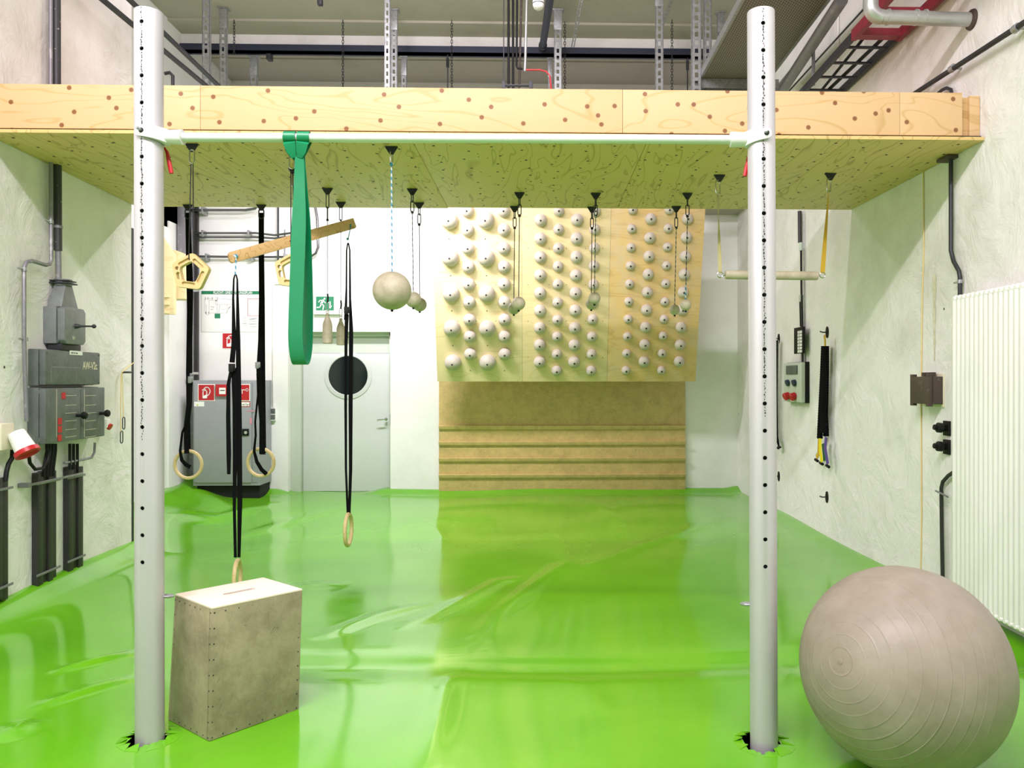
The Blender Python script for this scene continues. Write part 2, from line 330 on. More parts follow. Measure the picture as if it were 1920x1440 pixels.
# floor: tarpaulin over mats, with folds, a groove between mats and lips against the walls
def seg_ridge(X, Y, pts, hgt, wd):
    Z = np.zeros_like(X); best = np.full_like(X, 1e9); tt = np.zeros_like(X); n = len(pts) - 1
    for i in range(n):
        ax, ay = pts[i]; bx, by = pts[i + 1]; dx, dy = bx - ax, by - ay; L2 = dx * dx + dy * dy
        t = np.clip(((X - ax) * dx + (Y - ay) * dy) / L2, 0, 1); d = np.hypot(X - ax - t * dx, Y - ay - t * dy)
        m = d < best; best = np.where(m, d, best); tt = np.where(m, (i + t) / n, tt)
    env = np.clip(np.sin(np.clip(tt, 0, 1) * math.pi), 0, 1)
    return hgt * env * np.exp(-(best / (wd * 1.25)) ** 2)
def z8(a, b_): return PZ(580 + a / 2.4, 900 + b_ / 2.4, 0)
RIDGES = [([(0, 720), (150, 670), (300, 610), (430, 575), (560, 550)], .016, .05), ([(380, 672), (560, 610), (700, 545), (850, 460), (960, 435)], .022, .06),
          ([(820, 770), (800, 700), (850, 610), (950, 530), (1070, 440), (1150, 380), (1130, 250), (1100, 190)], .02, .07),
          ([(1160, 430), (1300, 380), (1450, 310), (1600, 260), (1750, 210), (1900, 150)], .017, .09), ([(700, 830), (620, 940), (580, 1100), (530, 1296)], .018, .05),
          ([(1200, 60), (1340, 130), (1410, 190), (1430, 300)], .011, .09), ([(1220, 860), (1270, 980), (1310, 1050)], .01, .07), ([(800, 80), (805, 150), (810, 230)], .010, .09),
          ([(560, 200), (600, 260), (590, 340)], .012, .05), ([(-150, 480), (60, 470), (160, 480)], .01, .08)]
xs = np.arange(-4.95, 2.92, .021); ys = np.concatenate([np.arange(-6.0, 2.2, .2), np.arange(2.2, YB + .3, .021)])
X, Y = np.meshgrid(xs, ys); Z = np.zeros_like(X)
for pts, hgt, wd in RIDGES:
    q = [z8(*p) for p in pts]; Z += seg_ridge(X, Y, [(p.x, p.y) for p in q], hgt, wd)
for pts, hgt, wd in [([(60, 1330), (150, 1300), (255, 1270)], .02, .035), ([(90, 1265), (170, 1245), (255, 1224)], .024, .035), ([(0, 1390), (60, 1350)], .02, .05),
                     ([(330, 900), (380, 935), (440, 960)], .09, .14), ([(320, 960), (400, 975), (520, 940)], .05, .12), ([(300, 920), (350, 905), (372, 880)], .10, .2), ([(440, 1010), (520, 985), (640, 950)], .02, .12)]:
    q = [PZ(a, c, 0) for a, c in pts]; Z += seg_ridge(X, Y, [(p.x, p.y) for p in q], hgt, wd)
yg = PZ(1000, 1245, 0).y
Z -= .026 * np.exp(-((Y - yg - .012 * np.sin(X * 2)) / .15) ** 2) * (1 / (1 + np.exp(-(X + 1.6) * 6)))
Z += .012 * np.sin(X * 1.7 + 1) * np.sin(Y * 1.3) + .006 * np.sin(X * 3.1 - Y * 2.3)
flat = np.exp(-((X - pl.x) ** 2 + (Y - pl.y) ** 2) / .1) + np.exp(-((X - pr.x) ** 2 + (Y - pr.y) ** 2) / .1) + np.exp(-((X + 1.33) ** 2 + (Y - 3.5) ** 2) / .16)
Z *= 1 - np.clip(flat, 0, 1)
dl = X - (-3.38 - .055 * (Y - 4.9)); Z += np.where(Y < YEND + .1, .13 * np.exp(-(np.clip(dl, 0, 9) / .16) ** 1.6), 0)
Z += .06 * np.exp(-(np.clip(YB - Y, 0, 9) / .12) ** 2) * (1 - np.exp(-((X + 2.8) / .62) ** 8))
Z += .03 * np.exp(-(np.clip((2.77 - .02 * (Y - 4.8)) - X, 0, 9) / .12) ** 2)
Z += .16 * np.exp(-(np.clip(X + 4.66, 0, 9) / .25) ** 2) * np.clip((Y - 8) / 1.5, 0, 1)
ny, nx = X.shape; rr = random.Random(3)
idx = np.arange(ny * nx).reshape(ny, nx)
q = np.stack([idx[:-1, :-1], idx[:-1, 1:], idx[1:, 1:], idx[1:, :-1]], -1).reshape(-1, 4)
cxm = (X[:-1, :-1] + X[1:, 1:]).ravel() / 2; cym = (Y[:-1, :-1] + Y[1:, 1:]).ravel() / 2
keep = np.ones(len(q), bool)
for p in (pl, pr):
    a = np.arctan2(cym - p.y, cxm - p.x); keep &= np.hypot(cxm - p.x + .018, cym - p.y + .0) > .078 + .012 * np.sin(a * 3 + 1)
me = bpy.data.meshes.new('floor'); me.from_pydata(np.stack([X.ravel(), Y.ravel(), Z.ravel()], -1).tolist(), [], q[keep].tolist())
for pgn in me.polygons: pgn.use_smooth = True
me.materials.append(M_tarp); fl = bpy.data.objects.new('floor', me); COL.objects.link(fl); struct(fl)
mb = MB(); mb.box(-5.2, 3.1, -6.2, 12, -.3, -.12); mb.build('subfloor', M_hole, fl)
for p in (pl, pr):       # torn collar of tarpaulin around each post
    for i in range(11):
        a = 2 * math.pi * i / 11 + rr.uniform(-.15, .15); hw = .2 + rr.uniform(0, .1); ro, ri = .125, .062 + rr.uniform(0, .03)
        mb = MB(); c = lambda r_, t: V((p.x + r_ * math.cos(t), p.y + r_ * math.sin(t), 0)); zz = .003 + rr.uniform(0, .012)
        t0 = [c(ro, a - hw) + V((0, 0, .001)), c(ro, a + hw) + V((0, 0, .001)), c(ri, a + hw * .4) + V((0, 0, zz)), c(ri, a - hw * .5) + V((0, 0, zz - .006))]
        mb.hexa([x - V((0, 0, .003)) for x in t0], t0); mb.build('tarpaulin_flap', M_tarp, fl)

# walls
def wallquad(wall, u0, u1, v0, v1, th, name, m):
    mb = MB(wall.T()); mb.sm = False; mb.box(u0, u1, v0, v1, -th, 0); return struct(mb.build(name, m))
uend = (YEND - 4.9) / WL.u.y
wl = wallquad(WL, -11, uend, -.2, ZC, 1.3, 'wall_left', M_plaster)
wr = wallquad(WR, -7.2, 11, -.2, ZC, .3, 'wall_right', M_plaster)
mb = MB(); mb.sm = False; mb.box(XL2 - .3, XL2, YEND, 12, -.2, ZC); struct(mb.build('wall_left_recess', M_plaster_back))
mb = MB(); mb.sm = False; mb.box(-5.2, 3.4, -6.3, -6.0, -.2, ZC); struct(mb.build('wall_front', M_conc))
# back wall with door opening
D0, D1, DT = WB.uv(540, 800)[0], WB.uv(732, 800)[0], WB.uv(640, 622)[1]
mb = MB(); mb.sm = False
mb.box(-4.9, D0, YB, YB + .45, -.2, 4.25); mb.box(D1, 2.9, YB, YB + .45, -.2, 4.25); mb.box(D0, D1, YB, YB + .45, DT, 4.25)
struct(mb.build('wall_back', M_plaster_back))
mb = MB(); mb.sm = False; mb.box(-5, 3.2, 11.7, 12, 4.0, ZC); struct(mb.build('wall_back_upper', M_plaster))
mb = MB(); mb.sm = False; mb.box(-5.2, 3.4, -6.3, 12.1, ZC, ZC + .2); cl = struct(mb.build('ceiling', M_conc))
mb = MB(); mb.sm = False; mb.box(XL2, 2.9, 9.72, 10.1, ZC - .03, ZC); mb.build('slab_haunch', M_conc, cl)
mb = MB(); mb.sm = False; mb.box(XL2, 2.9, 10.9, 11.7, ZC - .015, ZC); mb.build('slab_haunch', M_conc, cl)
mb = MB(); mb.sm = False; mb.box(XL2, 2.9, 10.1, 10.2, 5.86, ZC); struct(mb.build('trim_1', M_plaster))
mb = MB(); mb.sm = False; mb.box(XL2, 2.9, 10.06, 10.44, 5.77, 5.86); mb.box(XL2, 2.9, 10.2, 10.3, 5.6, 5.77)
mb = MB(); mb.sm = False; mb.box(XL2, 2.75, 10.04, 10.12, 5.765, 5.862); mb.box(XL2, 2.75, 10.04, 10.16, 5.765, 5.78)
o = mb.build('steel_beam', M_ledge); o['label'] = 'long dark blue steel beam under the white ceiling beam'; o['category'] = 'steel beam'
mb = MB(); mb.sm = False; mb.box(2.1, 2.72, YB - .5, YB, 3.74, 4.25); struct(mb.build('trim_2', M_conc))
mb = MB(); mb.sm = False; mb.box(-4.9, XL2 + .02, 9.72, YB, -.2, 3.5, 0); struct(mb.build('trim_3', M_plaster_back))
mb = MB(); mb.sm = False; mb.box(-4.66, WB.uv(352, 400)[0], YB - .7, YB - .02, 3.42, 4.2); struct(mb.build('dark_opening_block', M_dark))  # solid dark block standing in for the shade of an unlit opening
mb = MB(WL.T()); mb.sm = False; mb.box(uend, uend + .03, .1, 2.8, -.2, .005); struct(mb.build('trim_5', M_dark))

# lamp housings for the batten lamps and the added fill lamps
def lamp(x0, x1, y, z, lab):
    t = thing('batten_or_fill_lamp', lab, 'lamp', ((x0 + x1) / 2, y, z))
    mb = MB(); mb.box(x0, x1, y - .16, y + .16, z, z + .07, .01); mb.build('housing', M_white, t)
    for x in (x0 + .3, x1 - .3):
        mb = MB()
        if 7 < y: mb.cyl((x, y, z + .03), (x, YR - .02, ZL + .2), .012)
        else: mb.cyl((x, y, z + .07), (x, y, ZC), .008)
        mb.build('hanger', M_steel, t)

# door
dr = struct(bpy.data.objects.new('door_1', None)); COL.objects.link(dr)
mb = MB(); mb.sm = False; j = .10
hz = WB.uv(640, 662, -.18)[1]
jl = WB.uv(565, 800, -.12)[0]
mb.box(D0 + .001, jl, YB + .10, YB + .26, -.02, DT, .004); mb.box(D1 - .04, D1 - .001, YB + .12, YB + .26, -.02, DT, .004); mb.box(D0, D1, YB + .12, YB + .26, DT - .05, DT, .004)
mb.build('door_frame', M_frame, dr)
mb = MB(); mb.sm = False; mb.box(jl, D1 - .04, YB + .20, YB + .26, hz, DT - .05, .003); mb.build('transom_panel', M_frame, dr)
mb = MB(); mb.sm = False; mb.box(jl + .004, D1 - .044, YB + .18, YB + .24, .005, hz - .006, .004)
leaf = mb.build('door_leaf', M_door, dr)
wc = WB.hit(653, 704, -.18); wr_ = 37 / F * 10.35
mb = MB(); mb.lathe([(wr_ * .99, .0), (wr_ * 1.2, 0), (wr_ * 1.2, .012), (wr_ * 1.02, .018), (wr_ * .99, .012), (wr_ * .99, 0)], wc, (0, -1, 0), 48); mb.build('window_ring', M_door, dr)
mb = MB(); mb.lathe([(0, 0), (wr_, 0), (wr_, .006), (0, .006)], wc, (0, -1, 0), 48); mb.build('round_pane', M_glass, dr)
hc = WB.hit(724, 786, -.13)
mb = MB(); mb.lathe([(.022, 0), (.022, .012), (.009, .014), (.009, .05)], hc, (0, -1, 0), 16); mb.tube([hc + V((0, -.05, 0)), hc + V((-.03, -.052, 0)), hc + V((-.11, -.05, -.01))], .009); mb.build('door_handle', M_chrome, dr)
mb = MB(); mb.box(D1 - .03, D1 - .005, YB + .11, YB + .14, 0.9, 1.05); mb.build('strike_plate', M_steel, dr)
struct(leaf)

# ------------------------------------------------------------------ loft platform
YF, YR, ZL = 4.72, 6.67, 3.0
loft = thing('loft_platform', 'wide plywood loft with pale knotty front beam spanning the room wall to wall', 'platform', (0, YF, ZL))
def xf(px, Y_): # world x at pixel column px on plane Y=Y_
    d = ray(px, 200); return d.x / d.y * Y_
seams = [-3.368, xf(373, YF), xf(1168, YF), xf(1690, YF), xf(1808, YF)]
for a, c in zip(seams, seams[1:]):
    mb = MB(); mb.box(a + .001, c - .001, YF + .02, YF + .06, ZL + .034, ZL + .302, .002); mb.build('front_board', M_beam, loft)
mb = MB(); mb.box(xf(1816, YF + .06), 2.768, YF + .05, YF + .16, ZL + .04, ZL + .295, .003); mb.build('end_block', M_beam, loft)
mb = MB(); mb.box(-3.365, 2.765, YF + .03, YF + .05, ZL + .02, ZL + .036); mb.build('shadow_gap', M_hole, loft)
ss = [-3.6, -3.08, -1.83, -.80, .67, 1.92, 2.775]
for a, c in zip(ss, ss[1:]):
    yb_ = YR + (.03 if c <= -.7 else 0); lx = lambda y: max(a, -3.38 - .055 * (y - 4.9) + .002) + .0015; rx = lambda y: min(c, 2.77 - .02 * (y - 4.8) - .002) - .0015
    mb = MB(); mb.prism([(lx(YF), YF), (rx(YF), YF), (rx(yb_), yb_), (lx(yb_), yb_)], ZL, ZL + .021, .001); mb.build('soffit_board', M_soffit, loft)
mb = MB(); mb.box(-3.36, 2.72, YF + .07, YR - .05, ZL + .025, ZL + .29); mb.build('deck_core', M_edge, loft)
# bolt holes on the underside
mb = MB(); mb.sm = False; rr = random.Random(11)
for i in range(31):
    for k in range(10):
        x = -3.25 + i * .197 + rr.uniform(-.03, .03); y = YF + .1 + k * .196 + (.09 if i % 2 else 0) + rr.uniform(-.025, .025)
        if x > 2.7 or y > YR - .04: continue
        n_ = 6; mb._f([mb.v((x + 0.0105 * math.cos(t * math.pi / 3), y + 0.0105 * math.sin(t * math.pi / 3), ZL - .0012)) for t in range(6)])
for i in range(260):
    x = rr.uniform(-3.2, 2.7); y = rr.uniform(YF + .05, YR - .05); mb._f([mb.v((x + .006 * math.cos(t * math.pi / 3), y + .006 * math.sin(t * math.pi / 3), ZL - .0010)) for t in range(6)])
mb.build('bolt_hole', M_hole, loft, kind='stuff')
def anchor(px, py, flip=1):
    p = PZ(px, py, ZL); mb = MB()
    mb.prism([(-.035, 0), (.035, 0), (.04, -.006), (.012, -.05), (-.012, -.05), (-.04, -.006)], -.0025, .0025)
    for v in mb.bm.verts: v.co = Matrix.Rotation(R(90), 4, 'X') @ v.co + p
    mb.box(p.x - .04, p.x + .04, p.y - .015, p.y + .015, p.z - .006, p.z, .002)
    mb.cyl(p + V((.02 * flip, 0, -.006)), p + V((.02 * flip, 0, -.014)), .009, n=6)
    mb.build('anchor_plate', M_dark, loft); return p + V((0, 0, -.045))

# ------------------------------------------------------------------ posts and pull-up bar
def post(base, top, holes_px, ang, px_at, label, eye_side):
    t = thing('steel_post', label, 'post', base, 'round steel posts of the pull-up station')
    ax = (top - base).normalized(); mb = MB(); rO, rI = .056, .051; L = (top - base).length
    mb.lathe([(rI, -.1), (rO, -.1), (rO, L), (rO - .001, L + .002), (rI, L + .002), (rI, -.1)], base, ax, 48)
    o = mb.build('tube', M_post, t)
    cz = cdepth(base); d = V((math.sin(ang), -math.cos(ang), 0)); c = MB(); zs = []
    for py in holes_px:
        p = P(px_at(py), py, cz - .05); h = p.z; cc = base + ax * (h / ax.z); zs.append(h)
        c.cyl(cc + d * .03, cc + d * .08, .0088, n=14)
    cu = c.build('c', M_hole, t); boolean(o, cu)
    # added black liner, painting in the shade of a deep tube behind the holes
    mb = MB(); mb.lathe([(.004, .02), (rI - .006, .02), (rI - .006, L - .03), (.004, L - .03)], base, ax, 20); mb.build('hole_shade_liner', M_hole, t)
    mb = MB(); e = base + ax * eye_side[1] + V((eye_side[0] * rO, .01, 0))
    mb.tube([e - V((eye_side[0] * .01, 0, 0)), e + V((eye_side[0] * .02, 0, 0)), e + V((eye_side[0] * .03, .012, 0)), e + V((eye_side[0] * .02, .024, 0)), e + V((-eye_side[0] * .01, .026, 0))], .006); mb.build('eye_bolt', M_steel, t)
    # scuff marks below holes
    mb = MB(); rr = random.Random(int(base.x * 100))
    for h in zs:
        if h < 1.3: continue
        cc = base + ax * (h / ax.z)
        for k in range(9):
            a2 = ang + rr.uniform(-.09, .09) * (1 - k / 12); dz = -.014 - k * .0055 if k % 2 else .013 + k * .005
            q_ = cc + V((math.sin(a2), -math.cos(a2), 0)) * (rO + .0003) + V((0, 0, dz)); sd = V((math.cos(a2), math.sin(a2), 0)); hh = rr.uniform(.004, .010); ww = rr.uniform(.001, .0034)
            mb._f([mb.v(q_ - sd * ww), mb.v(q_ + sd * ww), mb.v(q_ + sd * ww * .6 + V((0, 0, hh))), mb.v(q_ - sd * ww * .6 + V((0, 0, hh)))])
    for h0_, h1_ in zip(zs, zs[1:]):
        if h1_ < 1.5: continue
        for k in range(6):
            z0_ = h1_ + (h0_ - h1_) * (k / 6 + .02); z1_ = z0_ + (h0_ - h1_) * rr.uniform(.05, .15); a2 = ang + rr.uniform(-.012, .012); sd = V((math.cos(a2), math.sin(a2), 0)) * rr.uniform(.0004, .0011); n0 = V((math.sin(a2), -math.cos(a2), 0)) * (rO + .0004)
            A_, B_ = base + ax * (z0_ / ax.z) + n0, base + ax * (z1_ / ax.z) + n0; mb._f([mb.v(A_ - sd), mb.v(A_ + sd), mb.v(B_ + sd), mb.v(B_ - sd)])
    mb.build('scuff_marks', M_dark, t, kind='stuff')
    return t
hl = [41 + 50.65 * i for i in range(21)]; hr = [44 + 50.9 * i for i in range(21)]
# hole facing angle measured from the direction to the viewer
post(pl, plt, hl, R(-2), lambda y: 266, 'round grey steel post beside the wooden box', (1, .59))
post(pr, prt, hr, R(-7), lambda y: 1434, 'round grey steel post beside the big gym ball', (-1, .57))
zb = H + (CY - 259) / F * cdepth(pl); 
bl = V((pl.x, pl.y, P(330, 257, cdepth(pl)).z)); br = V((pr.x, pr.y, P(1380, 262, cdepth(pr)).z))
bar = thing('pull_up_bar', 'shiny straight pull-up bar clamped between the two steel posts', 'bar', (bl + br) / 2)
dbar = (br - bl).normalized()
mb = MB(); mb.cyl(bl + dbar * .13, br - dbar * .12, .0185, n=28); mb.build('bar_tube', M_white, bar)
for c0, sg, hang, ppx in ((bl, 1, R(-2), 262), (br, -1, R(-7), 1436)):
    mb = MB(); z0 = c0.z
    c0 = c0 - V((0, 0, 0.0)); n_ = 18
    # band wrapping the front of the post from the pin to the socket
    a_pin = hang + math.pi * 1.5; a_bar = 0 if sg > 0 else math.pi
    a_pin = math.atan2(-math.cos(hang), math.sin(hang))
    for side in (1, -1):
        aa = []
        a0 = (a_pin if sg > 0 else -math.pi - a_pin) if True else 0
        start = abs(a_pin) + .45 if sg > 0 else (math.pi - abs(a_pin)) + .3
        for i in range(n_ + 1):
            th = start * (1 - i / n_); ang = (-th * side) if sg > 0 else (math.pi + th * side)
            hgt = .019 + .011 * (i / n_) ; 
            if i == 0: hgt = .010
            if i == 1: hgt = .017
            z_ = z0 + .008 * (1 - i / n_)
            ri, ro = .0565, .0565 + .010 + .016 * (i / n_) ** 2
            aa.append([mb.v((c0.x + r_ * math.cos(ang), c0.y + r_ * math.sin(ang), z_ + q_)) for r_, q_ in ((ri, -hgt), (ro, -hgt), (ro, hgt), (ri, hgt))])
        for A, B in zip(aa, aa[1:]):
            for k in range(4): mb._f([A[k], A[(k + 1) % 4], B[(k + 1) % 4], B[k]])
        mb._f(aa[0]); mb._f(aa[-1])
    s0 = c0 + dbar * sg * .062; mb.lathe([(.018, 0), (.028, .0), (.029, .03), (.031, .07), (.031, .078), (.020, .078)], s0, dbar * sg, 20)
    cp = mb.build('clamp', M_clamp, bar)
    d = V((math.sin(hang), -math.cos(hang), 0)); pc = c0 + V((0, 0, .008))
    mb = MB(); mb.cyl(pc + d * .03, pc + d * .0685, .0105, n=14); sub(mb, 'pin_socket', M_hole, cp, bar)
    mb = MB(); mb.cyl(pc + d * .05, pc + d * .092 + V((-.006, 0, .004)), .0065, n=12); sub(mb, 'pin', M_steel, cp, bar)
    lx = c0 + V((sg * .050, .045, -.05)); mb = MB(); mb.tube([lx + V((-sg * .012, 0, .02)), lx, lx + V((sg * .010, 0, -.05)), lx + V((sg * .018, 0, -.09))], [.004, .007, .009, .0085]); sub(mb, 'lever', M_red, cp, bar)

# ------------------------------------------------------------------ resistance band looped on the bar
pb = P(559, 258, cdepth(bl) + .0); pb.y = (bl + (br - bl) * ((pb.x - bl.x) / (br.x - bl.x))).y; zbar = (bl + (br - bl) * ((pb.x - bl.x) / (br.x - bl.x))).z
rb = thing('resistance_band', 'wide green rubber resistance band looped over the pull-up bar', 'exercise band', (pb.x, pb.y, zbar))
mb = MB(); cz = cdepth(pb)
ph = R(17); adir = V((math.cos(ph), -math.sin(ph), 0)); bdir = V((math.sin(ph), math.cos(ph), 0))
def sm(t): return t * t * (3 - 2 * t)
ztop = zbar - .035; zbot = P(560, 683, cz).z
path = []; dirs = []; n1 = 26
cxb = P(564, 500, cz).x
def ctr(z): t = (ztop - z) / (ztop - zbot); return V((cxb + .006 * math.sin(t * 3) - .004, pb.y, z))
gap = lambda z: .004 + .032 * sm(min(1, max(0, (ztop - z) / (ztop - zbot) * 1.15)))
zu = zbot + .135
left = [ctr(z) - bdir * gap(z) for z in np.linspace(ztop, zu, n1)]
u = [ctr(zu) - bdir * gap(zu) * math.cos(a) - V((0, 0, (zu - zbot) * math.sin(a))) for a in np.linspace(0, math.pi, 22)[1:-1]]
right = [ctr(z) + bdir * gap(z) for z in np.linspace(zu, ztop, n1)]
path = left + u + right
def tw(z):
    t = (ztop - z) / (ztop - zbot); f = sm(min(1, t / .25)); return (adir * f + V((1, .25, 0)) * (1 - f)).normalized()
mb.ribbon(path, [tw(p.z) for p in path], [.034 + .034 * sm(min(1, (ztop - p.z) / .35)) for p in path], .0045)
mb.build('hanging_loop', M_band, rb)
for sx in (-1, 1):
    mb = MB(); xc = pb.x + sx * .029; pts = []; wd = []
    for a in np.linspace(-60, 215, 18):
        pts.append(V((xc, pb.y - math.cos(R(a)) * .0235, zbar + math.sin(R(a)) * .0235))); wd.append(.05)
    pts = [V((pb.x + sx * .012, pb.y - .006, zbar - .085)), V((pb.x + sx * .02, pb.y - .016, zbar - .06)), V((pb.x + sx * .026, pb.y - .022, zbar - .03))] + pts + [V((pb.x + sx * .02, pb.y + .012, zbar - .05)), V((pb.x + sx * .01, pb.y + .008, zbar - .09))]
    wd = [.02, .04, .05] + wd + [.04, .02]
    mb.ribbon(pts, V((1, 0, 0)), wd, .0045); mb.build('hitch_wrap', M_band, rb)

# ------------------------------------------------------------------ gym ball
bc = P(1694, 1243, 2.985); br_ = .387; bc.z = br_ - .004
gb = thing('gym_ball', 'large taupe grey gym ball with fine rings beside the right post', 'gym ball', (bc.x, bc.y, 0))
pole = (P(1530, 1235, 2.72) - bc).normalized(); prof = []
N = 120; grooves = [.13, .25, .37, .49, .61, .73, .85, .97, 1.09, 1.21, 1.33, 1.45]
for i in range(N + 1):
    t = math.pi * i / N; r0 = br_
    prof.append((t, r0))
for g in grooves:
    for gg in (g, math.pi - g):
        prof += [(gg - .006, br_), (gg, br_ + .0011), (gg + .006, br_)]
prof.sort(); mb = MB(); mb.lathe([(max(0, r_ * math.sin(t)), -r_ * math.cos(t)) for t, r_ in prof], bc, -pole, 96); mb.build('ball_skin', M_gym, gb, ang=80)
mb = MB(); mb.lathe([(0.012, 0), (.012, .002), (.009, .003), (0, .003)], bc + pole * (br_ - .0008), pole, 16); mb.build('valve_plug', M_gym, gb)

# ------------------------------------------------------------------ wooden jump box
Bt = P(397, 1139, 3.185); Ct = P(567, 1104, 3.47); At = P(328, 1113, 3.39); Dt = At + Ct - Bt
Bb = PZ(392, 1391, 0); Cb = PZ(560, 1331, 0); Ab = PZ(315, 1350, 0); Db = Ab + Cb - Bb
zt = .56
for p in (Bt, Ct, At, Dt): p.z = zt
pb_ = thing('jump_box', 'worn plywood jump box with a hand slot in its pale top', 'box', ((Ab + Cb) / 2))
cen = (Ab + Cb) / 2
def panel(b0, b1, t0, t1, name, m, ins=.018):
    nrm = (b1 - b0).cross(V((0, 0, 1))).normalized(); 
    if nrm.dot((b0 + b1) / 2 - cen) < 0: nrm = -nrm
    i = -nrm * ins; lo = V((0, 0, .002)); hi = V((0, 0, -.0085)); mb = MB()
    mb.hexa([b0 + lo, b1 + lo, b1 + i + lo, b0 + i + lo], [t0 + hi, t1 + hi, t1 + i + hi, t0 + i + hi], .0015); o = mb.build(name, m, pb_); return o, nrm
for b0, b1, t0, t1, nm, cut in ((Bb, Cb, Bt, Ct, 'front_panel', 0), (Ab, Bb, At, Bt, 'side_panel', 1), (Cb, Db, Ct, Dt, 'side_panel', 1), (Db, Ab, Dt, At, 'back_panel', 0)):
    if cut: 
        dd = (b1 - b0).normalized() * .0186; o, nr = panel(b0 + dd, b1 - dd, t0 + dd, t1 - dd, nm, M_boxside)
    else: o, nr = panel(b0, b1, t0, t1, nm, M_boxside)
    if nm in ('front_panel', 'side_panel'):
        mb = MB()
        for k in range(9):
            f = .03 + k * .1165
            for s_ in (.03, .97):
                q_ = (b0 * (1 - s_) + b1 * s_) * (1 - f) + (t0 * (1 - s_) + t1 * s_) * f; mb.cyl(q_ + V((0, 0, -.004)) - nr * .002, q_ + V((0, 0, -.004)) + nr * .0006, .0035, n=8)
        for k in range(1, 7):
            s_ = k / 7
            for f in (.025, .955):
                q_ = (b0 * (1 - s_) + b1 * s_) * (1 - f) + (t0 * (1 - s_) + t1 * s_) * f; mb.cyl(q_ - nr * .002, q_ + nr * .0006, .0035, n=8)
        sub(mb, 'screw', M_dark, o, pb_, kind='stuff')
mb = MB(); dn = V((0, 0, -.008)); mb.hexa([At + dn, Bt + dn, Ct + dn, Dt + dn], [At, Bt, Ct, Dt], .002); top = mb.build('top_panel', M_boxtop, pb_)
s1 = P(430, 1114, 3.40); s1.z = zt; s2 = P(485, 1099, 3.55); s2.z = zt
c_ = (s1 + s2) / 2; dd = (Ct - Bt).normalized(); c_ = (At + Ct) / 2; c_.z = zt
cut = MB(); ee = dd.cross(V((0, 0, 1))); pts = []
for i in range(9): a = -math.pi / 2 + math.pi * i / 8; pts.append(c_ + dd * (.058 + .014 * math.cos(a)) + ee * .014 * math.sin(a))
for i in range(9): a = math.pi / 2 + math.pi * i / 8; pts.append(c_ + dd * (-.058 + .014 * math.cos(a)) + ee * .014 * math.sin(a))
cut.prism([(p.x, p.y) for p in pts], zt - .05, zt + .05); boolean(top, cut.build('c', M_hole, pb_))

# ------------------------------------------------------------------ hanging grips
def carab(mb, top, L=.07, wd=.034, r=.0042, side=V((1, 0, 0))): mb.link(top, top - V((0, 0, L)), wd, r, side); return top - V((0, 0, L - .006))
# pentagon grips
def pentagon(label, px, py, cpx, cpy, mir=False):
    a = anchor(px, py); cz = cdepth(a); c = P(cpx, cpy, cz); c.y = a.y
    t = thing('pentagon_grip', label, 'training grip', c, 'cream pentagon grips hanging in front')
    mb = MB(); e = carab(mb, a + V((0, 0, .008)), .085, .03, .005); mb.build('carabiner', M_chrome, t)
    ro, ri = .122, .07; ths = [R(83 + 72 * i) for i in range(5)]
    T = Matrix.Translation(c) @ Matrix.Rotation(R(90), 4, 'X') @ Matrix.Rotation(0, 4, 'Y')
    mb = MB(T); outer = []; inner = []
    for th in ths:
        for d in (-.12, 0, .12): outer.append((ro * (.97 if d else 1.0) * math.cos(th + d), ro * (.97 if d else 1.0) * math.sin(th + d)))
        for d in (-.2, 0, .2): inner.append((ri * (.9 if d else .95) * math.cos(th + d), ri * (.9 if d else .95) * math.sin(th + d)))
    n_ = len(outer); L = []
    for z_ in (-.02, .02):
        L.append(([mb.v((x * .975, y * .975, z_)) for x, y in outer], [mb.v((x * 1.03, y * 1.03, z_)) for x, y in inner]))
    mo = [mb.v((x, y, 0.0)) for x, y in outer]; mi_ = [mb.v((x, y, 0.0)) for x, y in inner]
    for i in range(n_):
        j_ = (i + 1) % n_
        for (A, B), s_ in zip(L, (1, 1)): mb._f([A[i], A[j_], B[j_], B[i]])
        mb._f([L[0][0][i], L[0][0][j_], mo[j_], mo[i]]); mb._f([mo[i], mo[j_], L[1][0][j_], L[1][0][i]])
        mb._f([L[0][1][i], L[0][1][j_], mi_[j_], mi_[i]]); mb._f([mi_[i], mi_[j_], L[1][1][j_], L[1][1][i]])
    g = mb.build('grip_body', M_yell, t)
    cu = MB(T)
    for i in range(5):
        a0, a1 = ths[i], ths[(i + 1) % 5]; m0 = V((math.cos(a0), math.sin(a0))) * .092; m1 = V((math.cos(a1), math.sin(a1))) * .092
        mid = (m0 + m1) / 2; dr_ = (m1 - m0).normalized(); nn_ = V((-dr_.y, dr_.x))
        def cap(c0, hl_, r_): 
            pts = [c0 + dr_ * (hl_ + r_ * math.cos(q)) + nn_ * r_ * math.sin(q) for q in [-math.pi / 2 + math.pi * k / 6 for k in range(7)]] + [c0 + dr_ * (-hl_ + r_ * math.cos(q)) + nn_ * r_ * math.sin(q) for q in [math.pi / 2 + math.pi * k / 6 for k in range(7)]]
            return [(p.x, p.y) for p in pts]
        thr = -.05 if i in (1,) else .006
        if i == 1: cu.prism(cap(mid + dr_ * .008, .012, .0125), thr, .05); cu.prism(cap(mid - dr_ * .04, .0005, .012), thr, .05)
        else: cu.prism(cap(mid, .03, .0115), thr, .05)
    boolean(g, cu.build('c', M_yell, t))
    tp = c + V((0, 0, .105)); mb = MB(); mb.tube([e + V((-.006, 0, 0)), tp + V((-.005, -.022, .01)), tp + V((-.003, -.024, -.02)), tp + V((-.003, 0, -.035)), tp + V((.003, .022, -.02)), tp + V((.005, .022, .01)), e + V((.006, 0, 0))], .0033, 8); mb.build('cord', M_cord, t)
